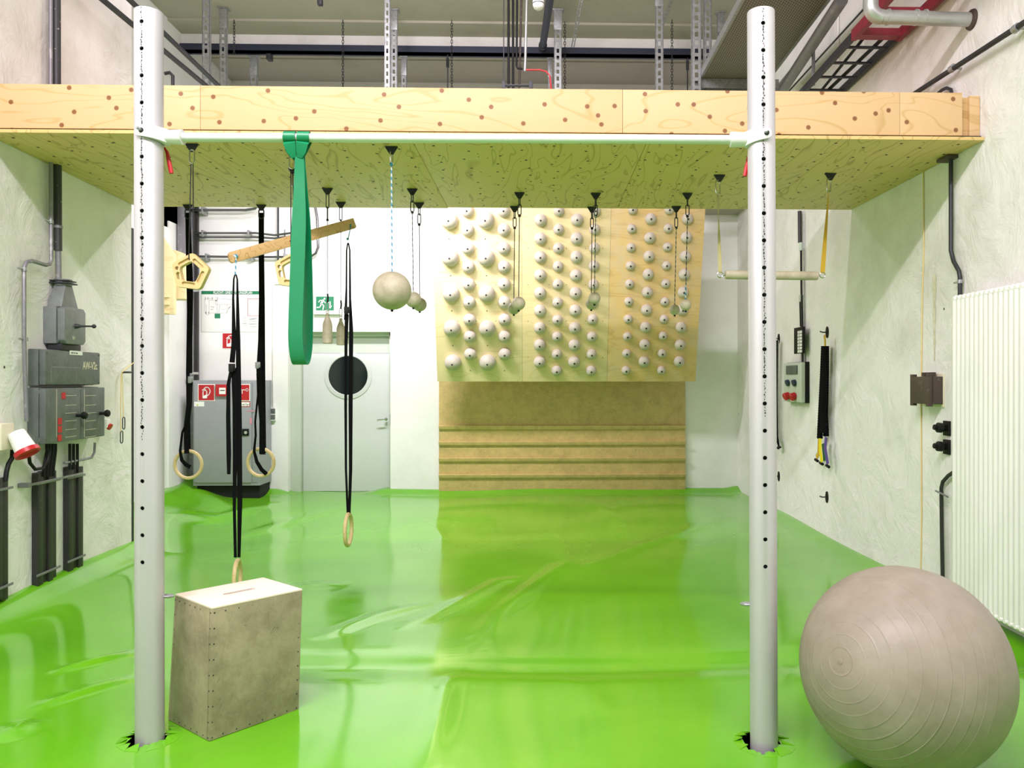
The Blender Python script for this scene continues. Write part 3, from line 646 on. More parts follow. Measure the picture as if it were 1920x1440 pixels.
pentagon('cream pentagon grip hanging fully in view beside the left post', 360, 270, 358.5, 511)
pentagon('cream pentagon grip half hidden behind the green band', 547, 281, 549, 508)

# rings with straps
def ring_set(name_label, ap, strap_top, ring_c, Rr, rr_, facing, side, cz, tails, buckle, straps, carL=.06, group='wooden gymnastics rings on black straps'):
    t = thing('gymnastics_ring', name_label, 'gym ring', ring_c, group)
    mb = MB(); mb.ring(ring_c, facing, Rr, rr_, 48, 14); mb.build('ring', M_ring, t)
    for k, (pts, wdir, wd) in enumerate(straps + tails):
        mb = MB(); mb.ribbon(pts, wdir, wd, .003); mb.build('strap' if k < len(straps) else 'strap_tail', M_strap, t)
    if buckle is not None:
        mb = MB(); bx = buckle; mb.box(bx.x - .022, bx.x + .022, bx.y - .012, bx.y - .004, bx.z - .02, bx.z + .028, .003); mb.box(bx.x - .017, bx.x + .012, bx.y - .02, bx.y - .012, bx.z - .028, bx.z + .012, .003); mb.build('buckle', M_steel if 'plank' not in name_label else M_black, t)
    return t
sX = V((1, 0, 0)); sD = V((.45, 1, 0)).normalized()
for (apx, apy, cpx, cpy, lab, off) in ((352, 384, 353, 871, 'wooden ring on black strap nearest the left post', 0), (490, 384, 489, 867, 'wooden ring on black strap in front of the grey cabinet edge', 1)):
    a = anchor(apx, apy); cz = cdepth(a); c = P(cpx, cpy, cz); c.y = a.y
    g = lambda x, y, dy=0: V((P(x, y, cz).x, a.y + dy, P(x, y, cz).z))
    rc = c; RR = .116
    if off:
        st = [([g(490, 399), g(490, 470), g(490.5, 560), g(489, 640), g(486, 690)], [sX] * 5, .045), ([g(486, 690), g(488, 740, -.005), g(492, 790, -.004), g(493, 850, -.02), g(493, 852, .0)], sX, .048), ([g(490, 402, .012), g(492, 560, .014), g(493, 700, .012), g(494, 850, .02)], sX, .03)]
        tl = [([g(484, 700, -.02), g(486, 740, -.03), g(481, 790, -.03), g(482, 815, -.03), g(479, 845, -.03), g(484, 865, -.03), g(493, 880, -.03), g(502, 888, -.03)], [V((.3, 1, 0)), V((.4, 1, 0)), V((.5, 1, 0)), V((.6, 1, 0)), sX, sX + V((0, 0, .4)), V((.6, 0, .8)), V((.5, 0, .8))], [.02, .02, .02, .02, .022, .03, .034, .034])]
        bk_ = g(484, 685)
    else:
        st = [([g(352, 399), g(354, 470), g(356, 540), g(356, 640), g(357, 700)], sX, [.04, .05, .055, .04, .03]), ([g(357, 715), g(355, 760, -.005), g(350, 800, -.004), g(352, 850, -.02)], sX, [.04, .045, .045, .04]), ([g(352, 402, .012), g(353, 560, .014), g(351, 700, .012), g(352, 850, .02)], sX, .03)]
        tl = [([g(360, 725, -.02), g(361, 745, -.03), g(354, 790, -.03), g(345, 810, -.03), g(341, 845, -.03), g(344, 862, -.03), g(352, 871, -.03), g(360, 875, -.03)], [V((.3, 1, 0)), V((.4, 1, 0)), V((.5, 1, 0)), V((.6, 1, 0)), sX, sX + V((0, 0, .4)), V((.6, 0, .8)), V((.5, 0, .8))], [.02, .02, .02, .02, .022, .03, .034, .034])]
        bk_ = g(358, 712)
    t = ring_set(lab, a, None, rc, RR, .0145, V((.12 if off else .05, 1, 0)), None, cz, tl, bk_, st)
    mb = MB(); carab(mb, a + V((0, 0, .012)), .085, .042, .0055); mb.build('carabiner', M_dark, t)

# plank with two rings
a = anchor(552, 316, -1); czp = cdepth(a)
cl_, cr_ = 5.15, 5.62
Lh, Rh = P(441, 481, cl_), P(655, 421, cr_); pd = (Rh - Lh).normalized(); mid = (Lh + Rh) / 2
pk = thing('hanging_plank', 'slanted pine plank hanging on a cord behind the green band', 'plank', mid)
nrm = V((pd.y, -pd.x, 0)).normalized(); upv = nrm.cross(pd)
if upv.z < 0: upv = -upv
mb = MB(Matrix(((pd.x, upv.x, nrm.x, mid.x), (pd.y, upv.y, nrm.y, mid.y), (pd.z, upv.z, nrm.z, mid.z), (0, 0, 0, 1))))
hl_ = (Rh - Lh).length / 2; e0, e1 = -hl_ - .045, hl_ + .042; hw = .037
pp = [(e0 + .012, -hw), (e1 - .01, -hw), (e1, -hw + .01), (e1, hw), (e0 + .02, hw), (e0 + .006, hw - .01), (e0, hw - .025), (e0, -hw + .012)]
mb.prism(pp, -.014, .014, .003); plank = mb.build('board', M_plank, pk)
mb = MB()
for hx in (-.04,): mb.cyl(mid + pd * hx - nrm * -.0142, mid + pd * hx + nrm * .0148, .004, n=10)
mb.build('bolt_hole', M_hole, pk)
mb = MB(); e = carab(mb, a + V((0, 0, .005)), .09, .036, .005); mb.build('carabiner', M_chrome, pk)
mb = MB(); mb.tube([e, e - V((0, 0, .05)), V((mid.x, a.y, mid.z + .05)), mid + V((0, 0, -.04))], .004, 8); mb.ball(e - V((0, 0, .015)), .013, 10); mb.build('cord', M_cord, pk)
for (hp, topy, cpx, cpy, cz, lab, rope_m, left_) in ((Lh, 515, 445, 1083, cl_, 'wooden ring just above the jump box, hanging from the lower plank end', M_ropeb, 1), (Rh, 450, 653, 993, cr_, 'wooden ring hanging from the raised plank end, seen edge-on', M_knot, 0)):
    g = lambda x, y, dy=0: V((P(x, y, cz).x, hp.y + dy, P(x, y, cz).z))
    rc = g(cpx, cpy); RR = .113
    if left_:
        st = [([g(443, 515, -.02), g(440.5, 524, -.02), g(439.5, 560, -.02), g(441, 640, -.02), g(437.5, 680, -.02)], [sX] * 5, [.008, .010, .014, .03, .035]), ([g(444, 515, -.015), g(446.5, 524, -.015), g(448, 640, -.015), g(450, 800, -.015), g(451, 940, -.012), g(448, 1045, .0)], sX, [.008, .010, .03, .036, .032, .02]),
              ([g(441, 690, -.02), g(443, 760, -.02), g(443, 850, -.02), g(441, 950, -.015), g(442, 1045, -.005)], sX, [.036, .034, .03, .02, .02])]
        tl = [([g(437, 695, -.035), g(432.5, 720, -.035), g(432, 780, -.035), g(433, 850, -.035), g(433, 888, -.035)], sX, [.02, .024, .028, .03, .022])]
        bk_ = g(439, 690, -.03); fac = V((1, .2, 0))
    else:
        st = [([g(653, 456, -.015), g(650.8, 470, -.015), g(650.5, 540, -.015), g(649, 600, -.015), g(652, 580, -.015)], sX, [.008, .010, .012, .024, .02]), ([g(654, 456, -.01), g(656.5, 470, -.01), g(657, 560, -.01), g(659, 620, -.01), g(658, 760, -.01), g(658, 880, -.01), g(655, 962, 0)], sX, [.008, .010, .016, .03, .03, .024, .018]),
              ([g(651.5, 590, -.02), g(650, 650, -.02), g(649.5, 760, -.02), g(650, 880, -.02), g(652, 962, 0)], sX, [.03, .022, .02, .016, .016])]
        tl = []; bk_ = g(652.5, 583, -.02); fac = V((1, .03, 0))
    t = ring_set(lab, None, None, rc, RR, .0145, fac, None, cz, tl, bk_, st)
    mb = MB(); kt = g(443 if left_ else 653, topy + 1, -.018); mb.tube([hp + nrm * .016, hp + nrm * .022 - V((0, 0, .03)), kt], .0045 if left_ else .003, 8)
    if not left_: mb.tube([hp + nrm * .016 + V((.008, 0, 0)), kt + V((.002, 0, 0))], .003, 8)
    mb.ball(hp + nrm * .02 if left_ else kt + V((0, 0, .008)), .014 if left_ else .010, 10)
    if left_: mb.tube([hp + nrm * .02, hp + nrm * .022 + V((-.03, 0, .015))], .004, 6)
    mb.build('knotted_cord', rope_m, t)

# hanging bottles
for (apx, apy, topy, boty, r_, lab) in ((614, 353, 587, 644, 9.0, 'hanging wooden bottle grip on the left, in front of the exit sign'), (639, 379, 597, 647, 8.0, 'hanging wooden bottle grip on the right, close to the strap')):
    a = anchor(apx, apy); cz = cdepth(a); s_ = cz / F; c = V((a.x, a.y, P(0, boty, cz).z)); L = (boty - topy) * s_; r0 = r_ * s_
    t = thing('bottle_grip', lab, 'training grip', c, 'wooden bottle grips')
    mb = MB(); mb.lathe([(r0 * .92, 0), (r0, .004), (r0, L * .58), (r0 * .9, L * .68), (r0 * .45, L * .87), (r0 * .32, L * .92), (r0 * .42, L * .94), (r0 * .42, L * .97), (r0 * .3, L * .98), (r0 * .3, L)], c, (0, 0, 1), 24); mb.build('bottle', M_ballw, t)
    tp = c + V((0, 0, L)); mb = MB(); e = carab(mb, a + V((0, 0, .01)), .12, .022, .0035); e = carab(mb, e + V((0, 0, .006)), .10, .02, .003, V((0, 1, 0))); mb.build('chain_link', M_dark, t)
    mb = MB(); mb.ring(tp + V((0, 0, .012)), (0, 1, 0), .011, .003, 16, 6); e2 = carab(mb, tp + V((0, 0, .085)), .07, .022, .003); mb.build('eye_and_hook', M_chrome, t)
    mb = MB(); mb.cyl(e, tp + V((0, 0, .085)), .0026, n=6); mb.ball(e + V((0, 0, -.01)), .011, 8); mb.tube([tp + V((0, 0, .08)), tp + V((.004, 0, .12)), tp + V((0, 0, .15))], .007, 8); mb.build('cord', M_cord, t)
# hanging balls
def hball(apx, apy, cpx, cpy, rpx, lab, m, rm, low=None, links=2):
    a = anchor(apx, apy); cz = cdepth(a); c = P(cpx, cpy, cz); c.x = P(cpx, cpy, cz).x; c.y = a.y; r0 = rpx / F * cz
    t = thing('hanging_ball_grip', lab, 'training ball', c, 'round wooden ball grips hanging from the loft')
    mb = MB(); n_ = 28; mb.lathe([(r0 * math.sin(math.pi * i / 20), -r0 * math.cos(math.pi * i / 20)) for i in range(21)], c, (0, 0, 1), n_); mb.build('ball', m, t)
    mb = MB(); e = a + V((0, 0, .01))
    for k in range(links): e = carab(mb, e + V((0, 0, .005)), .075 if k == 0 else .085, .026, .004, V((1, 0, 0)) if k % 2 else V((.4, 1, 0)))
    mb.build('carabiner', M_chrome if apy < 300 else M_dark, t)
    mb = MB(); mb.cyl(e, c + V((0, 0, r0 * .9)), .0042 if apy < 300 else .0034, n=8); mb.ball(e - V((0, 0, .012)), .013, 8); mb.build('rope', rm, t)
    mb = MB(); mb.ball(c - V((0, 0, r0 + .004)), .010, 8); mb.build('knot', M_cord, t)
    if low: mb = MB(); mb.cyl(c + V((0, 0, r0)), c + V((0, 0, r0 + .12)), .0055, n=8); mb.build('rope_sleeve', M_ropeb, t)
hball(734, 275, 735, 545, 36, 'largest hanging wooden ball on a blue and white rope', M_ballw, M_ropeb, links=1)
hball(773, 354, 775, 562, 15, 'medium hanging ball directly behind the largest ball', M_ballw, M_roped)
hball(786, 380, 787, 571, 13, 'lower ball peeking out right of the medium ball behind the largest ball', M_ballw, M_cord)
hball(974, 361, 972.5, 569, 12.5, 'front ball of the pair before the left domed panel edge', M_ballw, M_roper)
hball(965, 387, 963.5, 578, 11.5, 'rear ball of the pair before the left domed panel edge', M_ballw, M_roper)
hball(1117, 362, 1114.5, 559, 11.3, 'front ball of the pair before the middle domed panel', M_ballw, M_roped)
hball(1110, 388, 1108.5, 570, 10.5, 'rear ball of the pair before the middle domed panel', M_ballw, M_cord)
hball(1289, 362, 1285.5, 572, 10.5, 'pale ball on rope with bright blue end before the right domed panel', M_ballw, M_roped, low=1)
hball(1268, 387, 1265, 581, 9.8, 'darker small ball just left of the blue-ended rope, right domed panel', M_ballw, M_roped)

# trapeze
a1 = anchor(1349, 328); a2 = anchor(1557, 325); cz = (cdepth(a1) + cdepth(a2)) / 2
tb = thing('trapeze_bar', 'short round wooden bar hanging on two webbing straps behind the right post', 'trapeze', P(1446, 516, cz))
g = lambda x, y, dy=0: V((P(x, y, cz).x, (a1.y + a2.y) / 2 + dy, P(x, y, cz).z))
A, B = g(1359, 515.5), g(1534, 517); mb = MB(); d = (B - A).normalized(); mb.lathe([(.018, 0), (.029, .002), (.032, .01), (.032, (B - A).length - .012), (.028, (B - A).length - .002), (.01, (B - A).length)], A, d, 24); mb.build('wooden_bar', M_ballw, tb)
for (an, ex, rx, m, fl) in ((a1, 1345, 1349.5, M_olive, 1), (a2, 1556, 1543, M_yellow, -1)):
    e = g(rx, 515.5); mb = MB(); mb.ring(e, (0, 1, 0), .02, .004, 20, 8); mb.cyl(e + V((fl * .02, 0, 0)), e + V((fl * .034, 0, 0)), .009); mb.build('end_eye', M_chrome, tb)
    mb = MB(); c1 = an + V((-.012, 0, .006)); mb.link(c1, c1 - V((0, 0, .10)), .042, .0048, V((.8, .5, 0))); mb.build('carabiner', M_chrome, tb)
    s0 = c1 - V((0, 0, .09)); pts = [s0.lerp(e + V((0, 0, .012)), k / 10) for k in range(11)]
    dirs = [V((math.cos(k * .25 + .6), math.sin(k * .25 + .6), 0)) for k in range(11)] if fl > 0 else [V((math.cos(1.2 - k * .12), math.sin(1.2 - k * .12), 0)) for k in range(11)]
    mb = MB(); mb.ribbon(pts, dirs, .026 if fl > 0 else .034, .0035); mb.build('webbing_strap', m, tb)

# ------------------------------------------------------------------ training board with domed holds
cb0 = 9.74; q0, q1 = P(820, 717, 9.70), P(1304, 716, 9.78)
yb0 = (q0.y + q1.y) / 2; zb0 = 1.49; ztp = 3.75; lean = .285
x0, x1 = xf(820, yb0), xf(1304, yb0)
tbd = thing('training_board', 'pale overhanging plywood training board studded with round dome holds', 'climbing board', ((x0 + x1) / 2, yb0, 0))
bn = V((0, -1, -lean)).normalized(); bu = V((0, -lean, 1)).normalized()
TB = Matrix(((1, bu.x, bn.x, 0), (0, bu.y, bn.y, yb0), (0, bu.z, bn.z, zb0), (0, 0, 0, 1)))
def bhit(px, py):
    d = ray(px, py); o_ = V((0, yb0, zb0)); t_ = bn.dot(o_ - CAM) / bn.dot(d); p = CAM + d * t_; return p.x, (p - o_).dot(bu)
xa = bhit(979, 600)[0]; xb = bhit(1141, 600)[0]; LB = (ztp - zb0) / bu.z
for a, c, m in ((x0, xa, M_birch), (xa, xb, M_birch_mid), (xb, x1, M_birch_dark)):
    mb = MB(TB); mb.box(a + .001, c - .001, 0, LB, -.02, 0, .002); mb.build('board_panel', m, tbd)
mb = MB(TB)
for x in (x0 + .03, xa, xb, x1 - .03): mb.box(x - .03, x + .03, 0, LB, -.14, -.021)
mb.build('back_batten', M_edge, tbd)
def dome(r):
    mb = MB(); c = .30 * r; pr_ = []; h0 = .0105
    for i in range(11):
        t = math.acos(-c / r) * i / 10 if False else (math.pi - math.acos(c / r)) * i / 10; rr2 = r * math.sin(t)
        if rr2 > h0: pr_.append((rr2, c + r * math.cos(t)))
    top_z = c + math.sqrt(r * r - h0 * h0)
    pr_ = [(h0, top_z)] + pr_ + [(pr_[-1][0], 0)]
    mb.lathe(pr_[::-1], (0, 0, 0), (0, 0, 1), 22)
    mb.mi = 1; mb.lathe([(0, top_z + .0006), (h0 * 1.25, top_z - .0002)], (0, 0, 0), (0, 0, 1), 14)
    me = bpy.data.meshes.new('dome_hold'); bmesh.ops.recalc_face_normals(mb.bm, faces=mb.bm.faces[:]); mb.bm.to_mesh(me); mb.bm.free()
    me.materials.append(M_dome); me.materials.append(M_hole); me.set_sharp_from_angle(angle=R(35)); return me
def rows(xs_, y0, ys_): return list(zip(xs_, ys_))
def colr(xa_, xb_, ylist): 
    n_ = len(ylist); return [(xa_ + (xb_ - xa_) * (y - ylist[0]) / (ylist[-1] - ylist[0]), y) for y in ylist]
cols = [(16, colr(840.5, 847.5, [414.5, 485, 553.5, 619.5, 684])), (12, colr(875, 881, [396, 432, 467, 502, 535, 569, 602, 634, 667])), (16, colr(909.5, 913.5, [414, 485, 553.5, 619.5, 684])), (12, colr(944, 946, [396, 432, 467, 502, 535, 569, 602, 634, 667])),
        (11.6, colr(1013.7, 1011.7, [413.7, 449, 483.7, 518, 551.5, 585, 617.5, 650, 682])), (10.2, colr(1048, 1044, [396, 431, 466.5, 501, 535, 569, 602, 634, 667, 698])), (11.6, colr(1082.5, 1077, [413, 448.5, 483.5, 518, 551.5, 584.5, 617.5, 650, 682])), (10.2, colr(1117, 1109, [396, 431, 466, 500, 535, 569, 601, 634, 667, 698])),
        (8.7, colr(1187, 1174.5, [394, 429.5, 465, 499.5, 534, 567, 600, 633, 665, 697])), (10.6, colr(1221.5, 1208.7, [411, 447, 482, 516, 550, 583, 616, 648.5, 681])), (8.7, colr(1256, 1241, [394, 429, 464, 499, 533, 567, 600, 632, 665, 697])), (10.6, colr(1291, 1275, [411, 446, 482, 516, 549.5, 583, 616, 649, 680.5]))]
TBl = tbd.matrix_basis.inverted() @ TB; dm = {}
for rp, pts in cols:
    r_ = rp / F * 9.4
    if rp not in dm: dm[rp] = dome(r_)
    for (px, py) in pts:
        tipshift = r_ * 1.3     # the bolt hole was measured at the tip of each dome
        d = ray(px, py); o_ = V((0, yb0, zb0)) + bn * tipshift; t_ = bn.dot(o_ - CAM) / bn.dot(d); p = CAM + d * t_; uu, vv_ = p.x, (p - o_).dot(bu)
        o = bpy.data.objects.new('dome_hold', dm[rp]); COL.objects.link(o); o.parent = tbd; o.matrix_basis = TBl @ Matrix.Translation((uu, vv_, 0)) @ Matrix.Rotation(rr.uniform(0, 6), 4, 'Z')
# panel screws
mb = MB(TB)
for k in range(5):
    for pxs in (858, 893, 930, 962, 990, 1030, 1062, 1098, 1130): 
        if k * 76 + 424 < 700: uu, vv_ = bhit(pxs, k * 68 + 466); mb._f([mb.v((uu + .005 * math.cos(t), vv_ + .005 * math.sin(t), .0008)) for t in [i * math.pi / 3 for i in range(6)]])
for px, py in ((842, 448), (910, 448), (845, 517), (912, 517), (847, 583), (913, 583), (849, 648), (914, 648), (882, 695), (946, 695)):
    uu, vv_ = bhit(px, py); mb._f([mb.v((uu + .007 * math.cos(t), vv_ + .007 * math.sin(t), .0009)) for t in [i * math.pi / 4 for i in range(8)]])
mb.build('screw_hole', M_hole, tbd, kind='stuff')
kx0, kx1 = xf(823, YB - .06), xf(1285, YB - .06)
mb = MB(); mb.box(kx0, kx1, YB - .06, YB - .03, .03, 2.0, .002); mb.box(kx0 + .02, kx1 - .02, YB - .03, YB - .002, .03, 1.95); mb.build('kick_panel', M_kick, tbd)
for py in (801, 831, 861.5, 892.5):
    z_ = P(0, py, YB - .1).z; mb = MB(WB.T() if False else None)
    mb.hexa([(kx0, YB - .085, z_ - .028), (kx1, YB - .085, z_ - .028), (kx1, YB - .06, z_ - .028), (kx0, YB - .06, z_ - .028)], [(kx0, YB - .10, z_ + .02), (kx1, YB - .10, z_ + .02), (kx1, YB - .06, z_ + .024), (kx0, YB - .06, z_ + .024)], .003); mb.build('rung', M_kick, tbd)

# ------------------------------------------------------------------ wall-mounted helper
def wbox(W, pa, pb2, pc, yt, yb_):
    """near side meets the wall at column pa, near front edge at pb2, far front edge at pc"""
    ua, _ = W.uv(pa, 700); 
    lo, hi = 0, 1.0
    for _ in range(40):
        m_ = (lo + hi) / 2; pt_ = W.pt(ua, 1.5, m_) - CAM; px = CX + F * pt_.dot(RT) / pt_.dot(FW)
        inc = (px < pb2) if W is WL else (px > pb2)
        if inc: lo = m_
        else: hi = m_
    wd = lo; uc, _ = W.uv(pc, 700, wd); pt_ = W.pt(ua, 0, wd) - CAM; cz = pt_.dot(FW)
    zt_ = H + (CY - yt) / F * cz; zb_ = H + (CY - yb_) / F * cz
    return min(ua, uc), max(ua, uc), zb_, zt_, wd
def wtube(W, pxs, r, w, n=10):   # tube through pixels on plane at offset w
    return [W.hit(x, y, w) for x, y in pxs]
# ------------------------------------------------------------------ left wall: switchgear and cables
def origin(W, u, v, w=0): return W.pt(u, v, w)
TL, TR, TBk = WL.T(), WR.T(), WB.T()
def signq(T, name, m, parent, u0, u1, v0, v1, w0, w1=None, bev=0):
    mb = MB(T); mb.box(u0, u1, v0, v1, w0, w1 if w1 else w0 + .002, bev); return mb.build(name, m, parent)
ub0, ub1, vb0, vb1, wb = wbox(WL, 50, 85, 197, 727, 834)
sg = thing('switch_cabinet', 'old dark grey electrical switch cabinet stack with black knobs on the left wall', 'switchgear', origin(WL, (ub0 + ub1) / 2, vb0))
um = WL.uv(152, 780, wb)[0]
for a, c in ((ub0, um), (um, ub1)):
    mb = MB(TL); mb.box(a + .003, c - .003, vb0, vb1, .0, wb * .62, .006); mb.box(a + .004, c - .004, vb0 + .004, vb1 - .004, wb * .64, wb, .008)
    for q_ in (vb0 + .03, vb1 - .03): mb.box(a + .004, a + .03, q_ - .014, q_ + .014, wb * .60, wb * .72, .003)
    lb = mb.build('lower_box', M_greybox, sg)
for (px, py) in ((158, 779), (201, 775)):
    u_, v_ = WL.uv(px - 6, py, wb + .03); mb = MB(TL); mb.lathe([(.012, 0), (.012, .035), (.024, .04), (.027, .05), (.026, .064), (.018, .07), (0, .071)], (u_, v_, wb), (0, 0, 1), 8); mb.build('knob', M_black, sg)
for px, py in ((119, 742), (112, 790), (112, 805), (111.5, 821)):
    u_, v_ = WL.uv(px, py, wb); signq(TL, 'red_tag', M_red, sg, u_ - .022, u_ + .022, v_ - .022, v_ + .022, wb + .0005, wb + .003)
mb = MB(TL)
for k, y in enumerate((742, 760, 775, 790, 806, 820)):
    for x0_, x1_ in ((122, 143), (160, 180)):
        a = WL.uv(x0_, y, wb); b = WL.uv(x1_, y, wb); mb.box(a[0], b[0], a[1] - .0012, a[1] + .0012, wb, wb + .0012)
for x_ in (106, 158):
    a = WL.uv(x_, 730, wb); b = WL.uv(x_, 820, wb); mb.box(a[0] - .001, a[0] + .001, b[1], a[1], wb, wb + .0012)
mb.build('printed_lines', M_beige, sg)
u0, u1, v0, v1, w1_ = wbox(WL, 52, 85, 188, 654, 723)
mb = MB(TL); mb.box(u0, u1, v0, v1, 0, w1_ * .6, .006); mb.box(u0 + .002, u1 - .002, v0 + .004, v1 - .002, w1_ * .62, w1_, .01)
for a in (u0 + .02, u1 - .02):
    for b in (v0 + .02, v1 - .02): mb.cyl((a, b, w1_), (a, b, w1_ + .004), .007, n=8)
mb.build('upper_box', M_greybox, sg)
mb = MB(TL); a = WL.uv(96, 688, w1_); b = WL.uv(151, 685, w1_); c = WL.uv(143, 660, w1_); mb.box(a[0], b[0], a[1] - .002, a[1] + .002, w1_, w1_ + .001)
mb.box(a[0] - .002, a[0] + .002, v0 + .02, a[1], w1_, w1_ + .001); mb.box(c[0] - .0015, c[0] + .0015, v0 + .02, v1 - .02, w1_, w1_ + .001); mb.build('circuit_line', M_ink, sg)
vtop_up = v1; a = WL.uv(155, 692, w1_); text('AW-V2c', 'panel_lettering', WL, a[0], a[1], w1_ + .001, .078, M_beige, sg, sx=.72)
a = WL.uv(130, 665, w1_); b = WL.uv(154, 659, w1_); signq(TL, 'name_label', M_sign_white, sg, a[0], b[0], a[1], a[1] + .03, w1_ + .001)
text('AW-V2c Plan', 'label_lettering', WL, a[0] + .015, a[1] + .008, w1_ + .0035, .016, M_inkb, sg)
u0, u1, v0, v1, w2_ = wbox(WL, 80, 121, 161, 574, 644)
mb = MB(TL); mb.box(u0, u1, v0, v1, 0, w2_ * .62, .01); c0_ = (u0 + u1) / 2; hu = (u1 - u0) / 2; cv = (v0 + v1) / 2; hv = (v1 - v0) / 2
mb.prism([(c0_ - hu, cv - hv * .8), (c0_ - hu * .8, cv - hv), (c0_ + hu * .8, cv - hv), (c0_ + hu, cv - hv * .8), (c0_ + hu, cv + hv * .8), (c0_ + hu * .8, cv + hv), (c0_ - hu * .8, cv + hv), (c0_ - hu, cv + hv * .8)], w2_ * .66, w2_, .008)
for a in (-.85, .85):
    for b in (-.85, .85): mb.cyl((c0_ + hu * a, cv + hv * b, w2_ * .5), (c0_ + hu * a, cv + hv * b, w2_ * .8), .009, n=8)
mb.build('breaker_box', M_greybox2, sg)
mb = MB(TL); mb.lathe([(.018, 0), (.014, .02), (.007, .04), (.006, .12)], (c0_, cv, w2_), (0, 0, 1), 12); mb.ball((c0_, cv, w2_ + .125), .015, 12); mb.build('lever', M_dark, sg)
a = WL.uv(136, 636, w2_); text('0 I', 'breaker_lettering', WL, a[0], a[1], w2_ + .001, .03, M_beige, sg)
mb = MB(TL); mb.box(u0 + .02, u1 - .01, vtop_up, v0, .02, w2_ * .8, .004); mb.build('lower_neck', M_dark, sg); mb = MB(TL)
vt2 = WL.uv(100, 530, .1)[1]; dpt = w2_ * .55
mb.hexa([(u0 + .03, v1, .01), (u1 - .03, v1, .01), (u1 - .03, v1, w2_ * .75), (u0 + .03, v1, w2_ * .75)], [(c0_ - .045, vt2, .02), (c0_ + .045, vt2, .02), (c0_ + .045, vt2, .10), (c0_ - .045, vt2, .10)], .006)
mb.cyl((c0_, vt2, .06), (c0_, vt2 + .045, .06), .055, n=16); mb.build('cable_gland', M_greybox2, sg)
mb = MB(TL); mb.box(c0_ - .065, c0_ + .065, vt2 + .012, vt2 + .022, .0, .125, .002); mb.box(c0_ - .06, c0_ + .06, vt2 + .03, vt2 + .038, .0, .12, .002); mb.build('gland_clamp', M_dark, sg)
uL, vL = WL.uv(150, 884, .04)
# cables from cabinet to trunking
def along(W, pts, w): return [W.hit(x, y, w) for x, y in pts]
for i, (xa_, xb_) in enumerate(((88, 82), (93, 88), (99, 94), (104, 100), (131, 131), (138, 138), (145, 145))):
    y1 = 893 if i < 4 else 880
    mb = MB(); mb.tube(along(WL, [(xa_, 832), (xa_, 845), (xb_, y1 - 15), (xb_, y1)], .05), .0105, 8); mb.build('cable', M_black, sg)
mb = MB(); mb.tube(along(WL, [(178, 830), (177, 848), (172, 858), (160, 861), (120, 868)], .05), .009, 8); mb.build('conduit_hook', M_greypipe, sg)
# wall conduits
def pipe(label, W, pts, w, r, m, cat='pipe', name='wall_pipe', clamps=(), fit=None, group=None):
    p = along(W, pts, w); t = thing(name, label, cat, p[-1], group)
    mb = MB(); mb.tube(p, r, 14); mb.build('tube', m, t)
    for (x, y, side) in clamps:
        c = W.hit(x, y, w); mb = MB(Matrix.Translation(c)); mb.lathe([(r, -.012), (r + .004, -.012), (r + .004, .012), (r, .012)], (0, 0, 0), (0, 0, 1), 14)
        mb.T = Matrix(); q_ = c + W.u * side * .07; mb.tube([c + W.u * side * r, q_], .006, 6); mb.build('pipe_clamp', M_steel, t)
    return t
pipe('thin grey conduit bending round to run down beside the switch cabinet', WL, [(95, -380), (95, 0), (95, 160), (95.5, 310), (96, 488), (93, 495), (86, 497), (60, 489), (50, 491), (45, 502), (45, 640), (50, 790)], .045, .013, M_greypipe, name='thin_conduit', clamps=((95, 416, -1), (45, 505, -1), (47, 636, -1)))
t = pipe('thick black peeling pipe dropping into the switch cabinet top', WL, [(105.5, -380), (105.5, 0), (106, 160), (107.5, 310), (108.5, 470)], .05, .027, M_paintpipe, name='thick_conduit')
mb = MB(); mb.tube(along(WL, [(108.5, 423), (108.5, 428)], .05), .031, 14); mb.build('pipe_collar', M_greypipe, t); mb = MB(); mb.tube(along(WL, [(109, 468), (110, 524)], .05), .019, 14); mb.build('lower_tube', M_greypipe, t)
# trunking
def trunk(label, xs_, y0, y1, w=.02, grp='dark ribbed cable trunking on the left wall'):
    b0_ = WL.hit(xs_[0], y1, w); t = thing('cable_trunking', label, 'cable trunking', b0_, grp)
    for k, (a, c) in enumerate(zip(xs_, xs_[1:])):
        ua = WL.uv(a, 950, .04)[0]; uc = WL.uv(c, 950, .04)[0]; dv = (k % 2) * .012
        vt_ = WL.uv((a + c) / 2, y0, .04)[1]; vb_ = WL.uv((a + c) / 2, y1, .04)[1]
        mb = MB(TL); mb.box(ua + .001, uc - .001, vb_ - .01, vt_ + dv, .003, .045 - .012 * (k % 2), .004); mb.build('channel', M_paintblk, t)
    ua = WL.uv(xs_[0], 950, .04)[0]; uc = WL.uv(xs_[-1], 950, .04)[0]
    for y in (y0 + 22, y1 - 14):
        vv_ = WL.uv(xs_[0], y, .05)[1]; mb = MB(TL); mb.box(ua - .02, uc + .02, vv_ - .008, vv_ + .008, .045, .052, .002); mb.build('strap', M_greypipe, t)
M_paintblk = mat('chipped_black_trunking', '2e2d2c', .5, col2='d0ccc2', vscale=26, vlo=.27, vhi=.31)
trunk('dark cable trunking of four ribs under the lower switch box, reaching the floor', [70, 80, 90, 99, 108], 886, 1094)
trunk('narrower dark cable trunking to the right, under the lower switch box', [128, 137, 146, 155], 875, 1068)
trunk('dark cable trunking at the far left edge below the beige socket', [-10, 4, 18], 899, 1122)
mb = MB(TL); a = WL.uv(56, 908, .06); b = WL.uv(155, 889, .06); mb.box(a[0], b[0], a[1] - .012, a[1] + .004, .06, .066, .002); mb.box(a[0] - .03, a[0] + .01, a[1] - .02, a[1] + .01, .0, .066, .003)
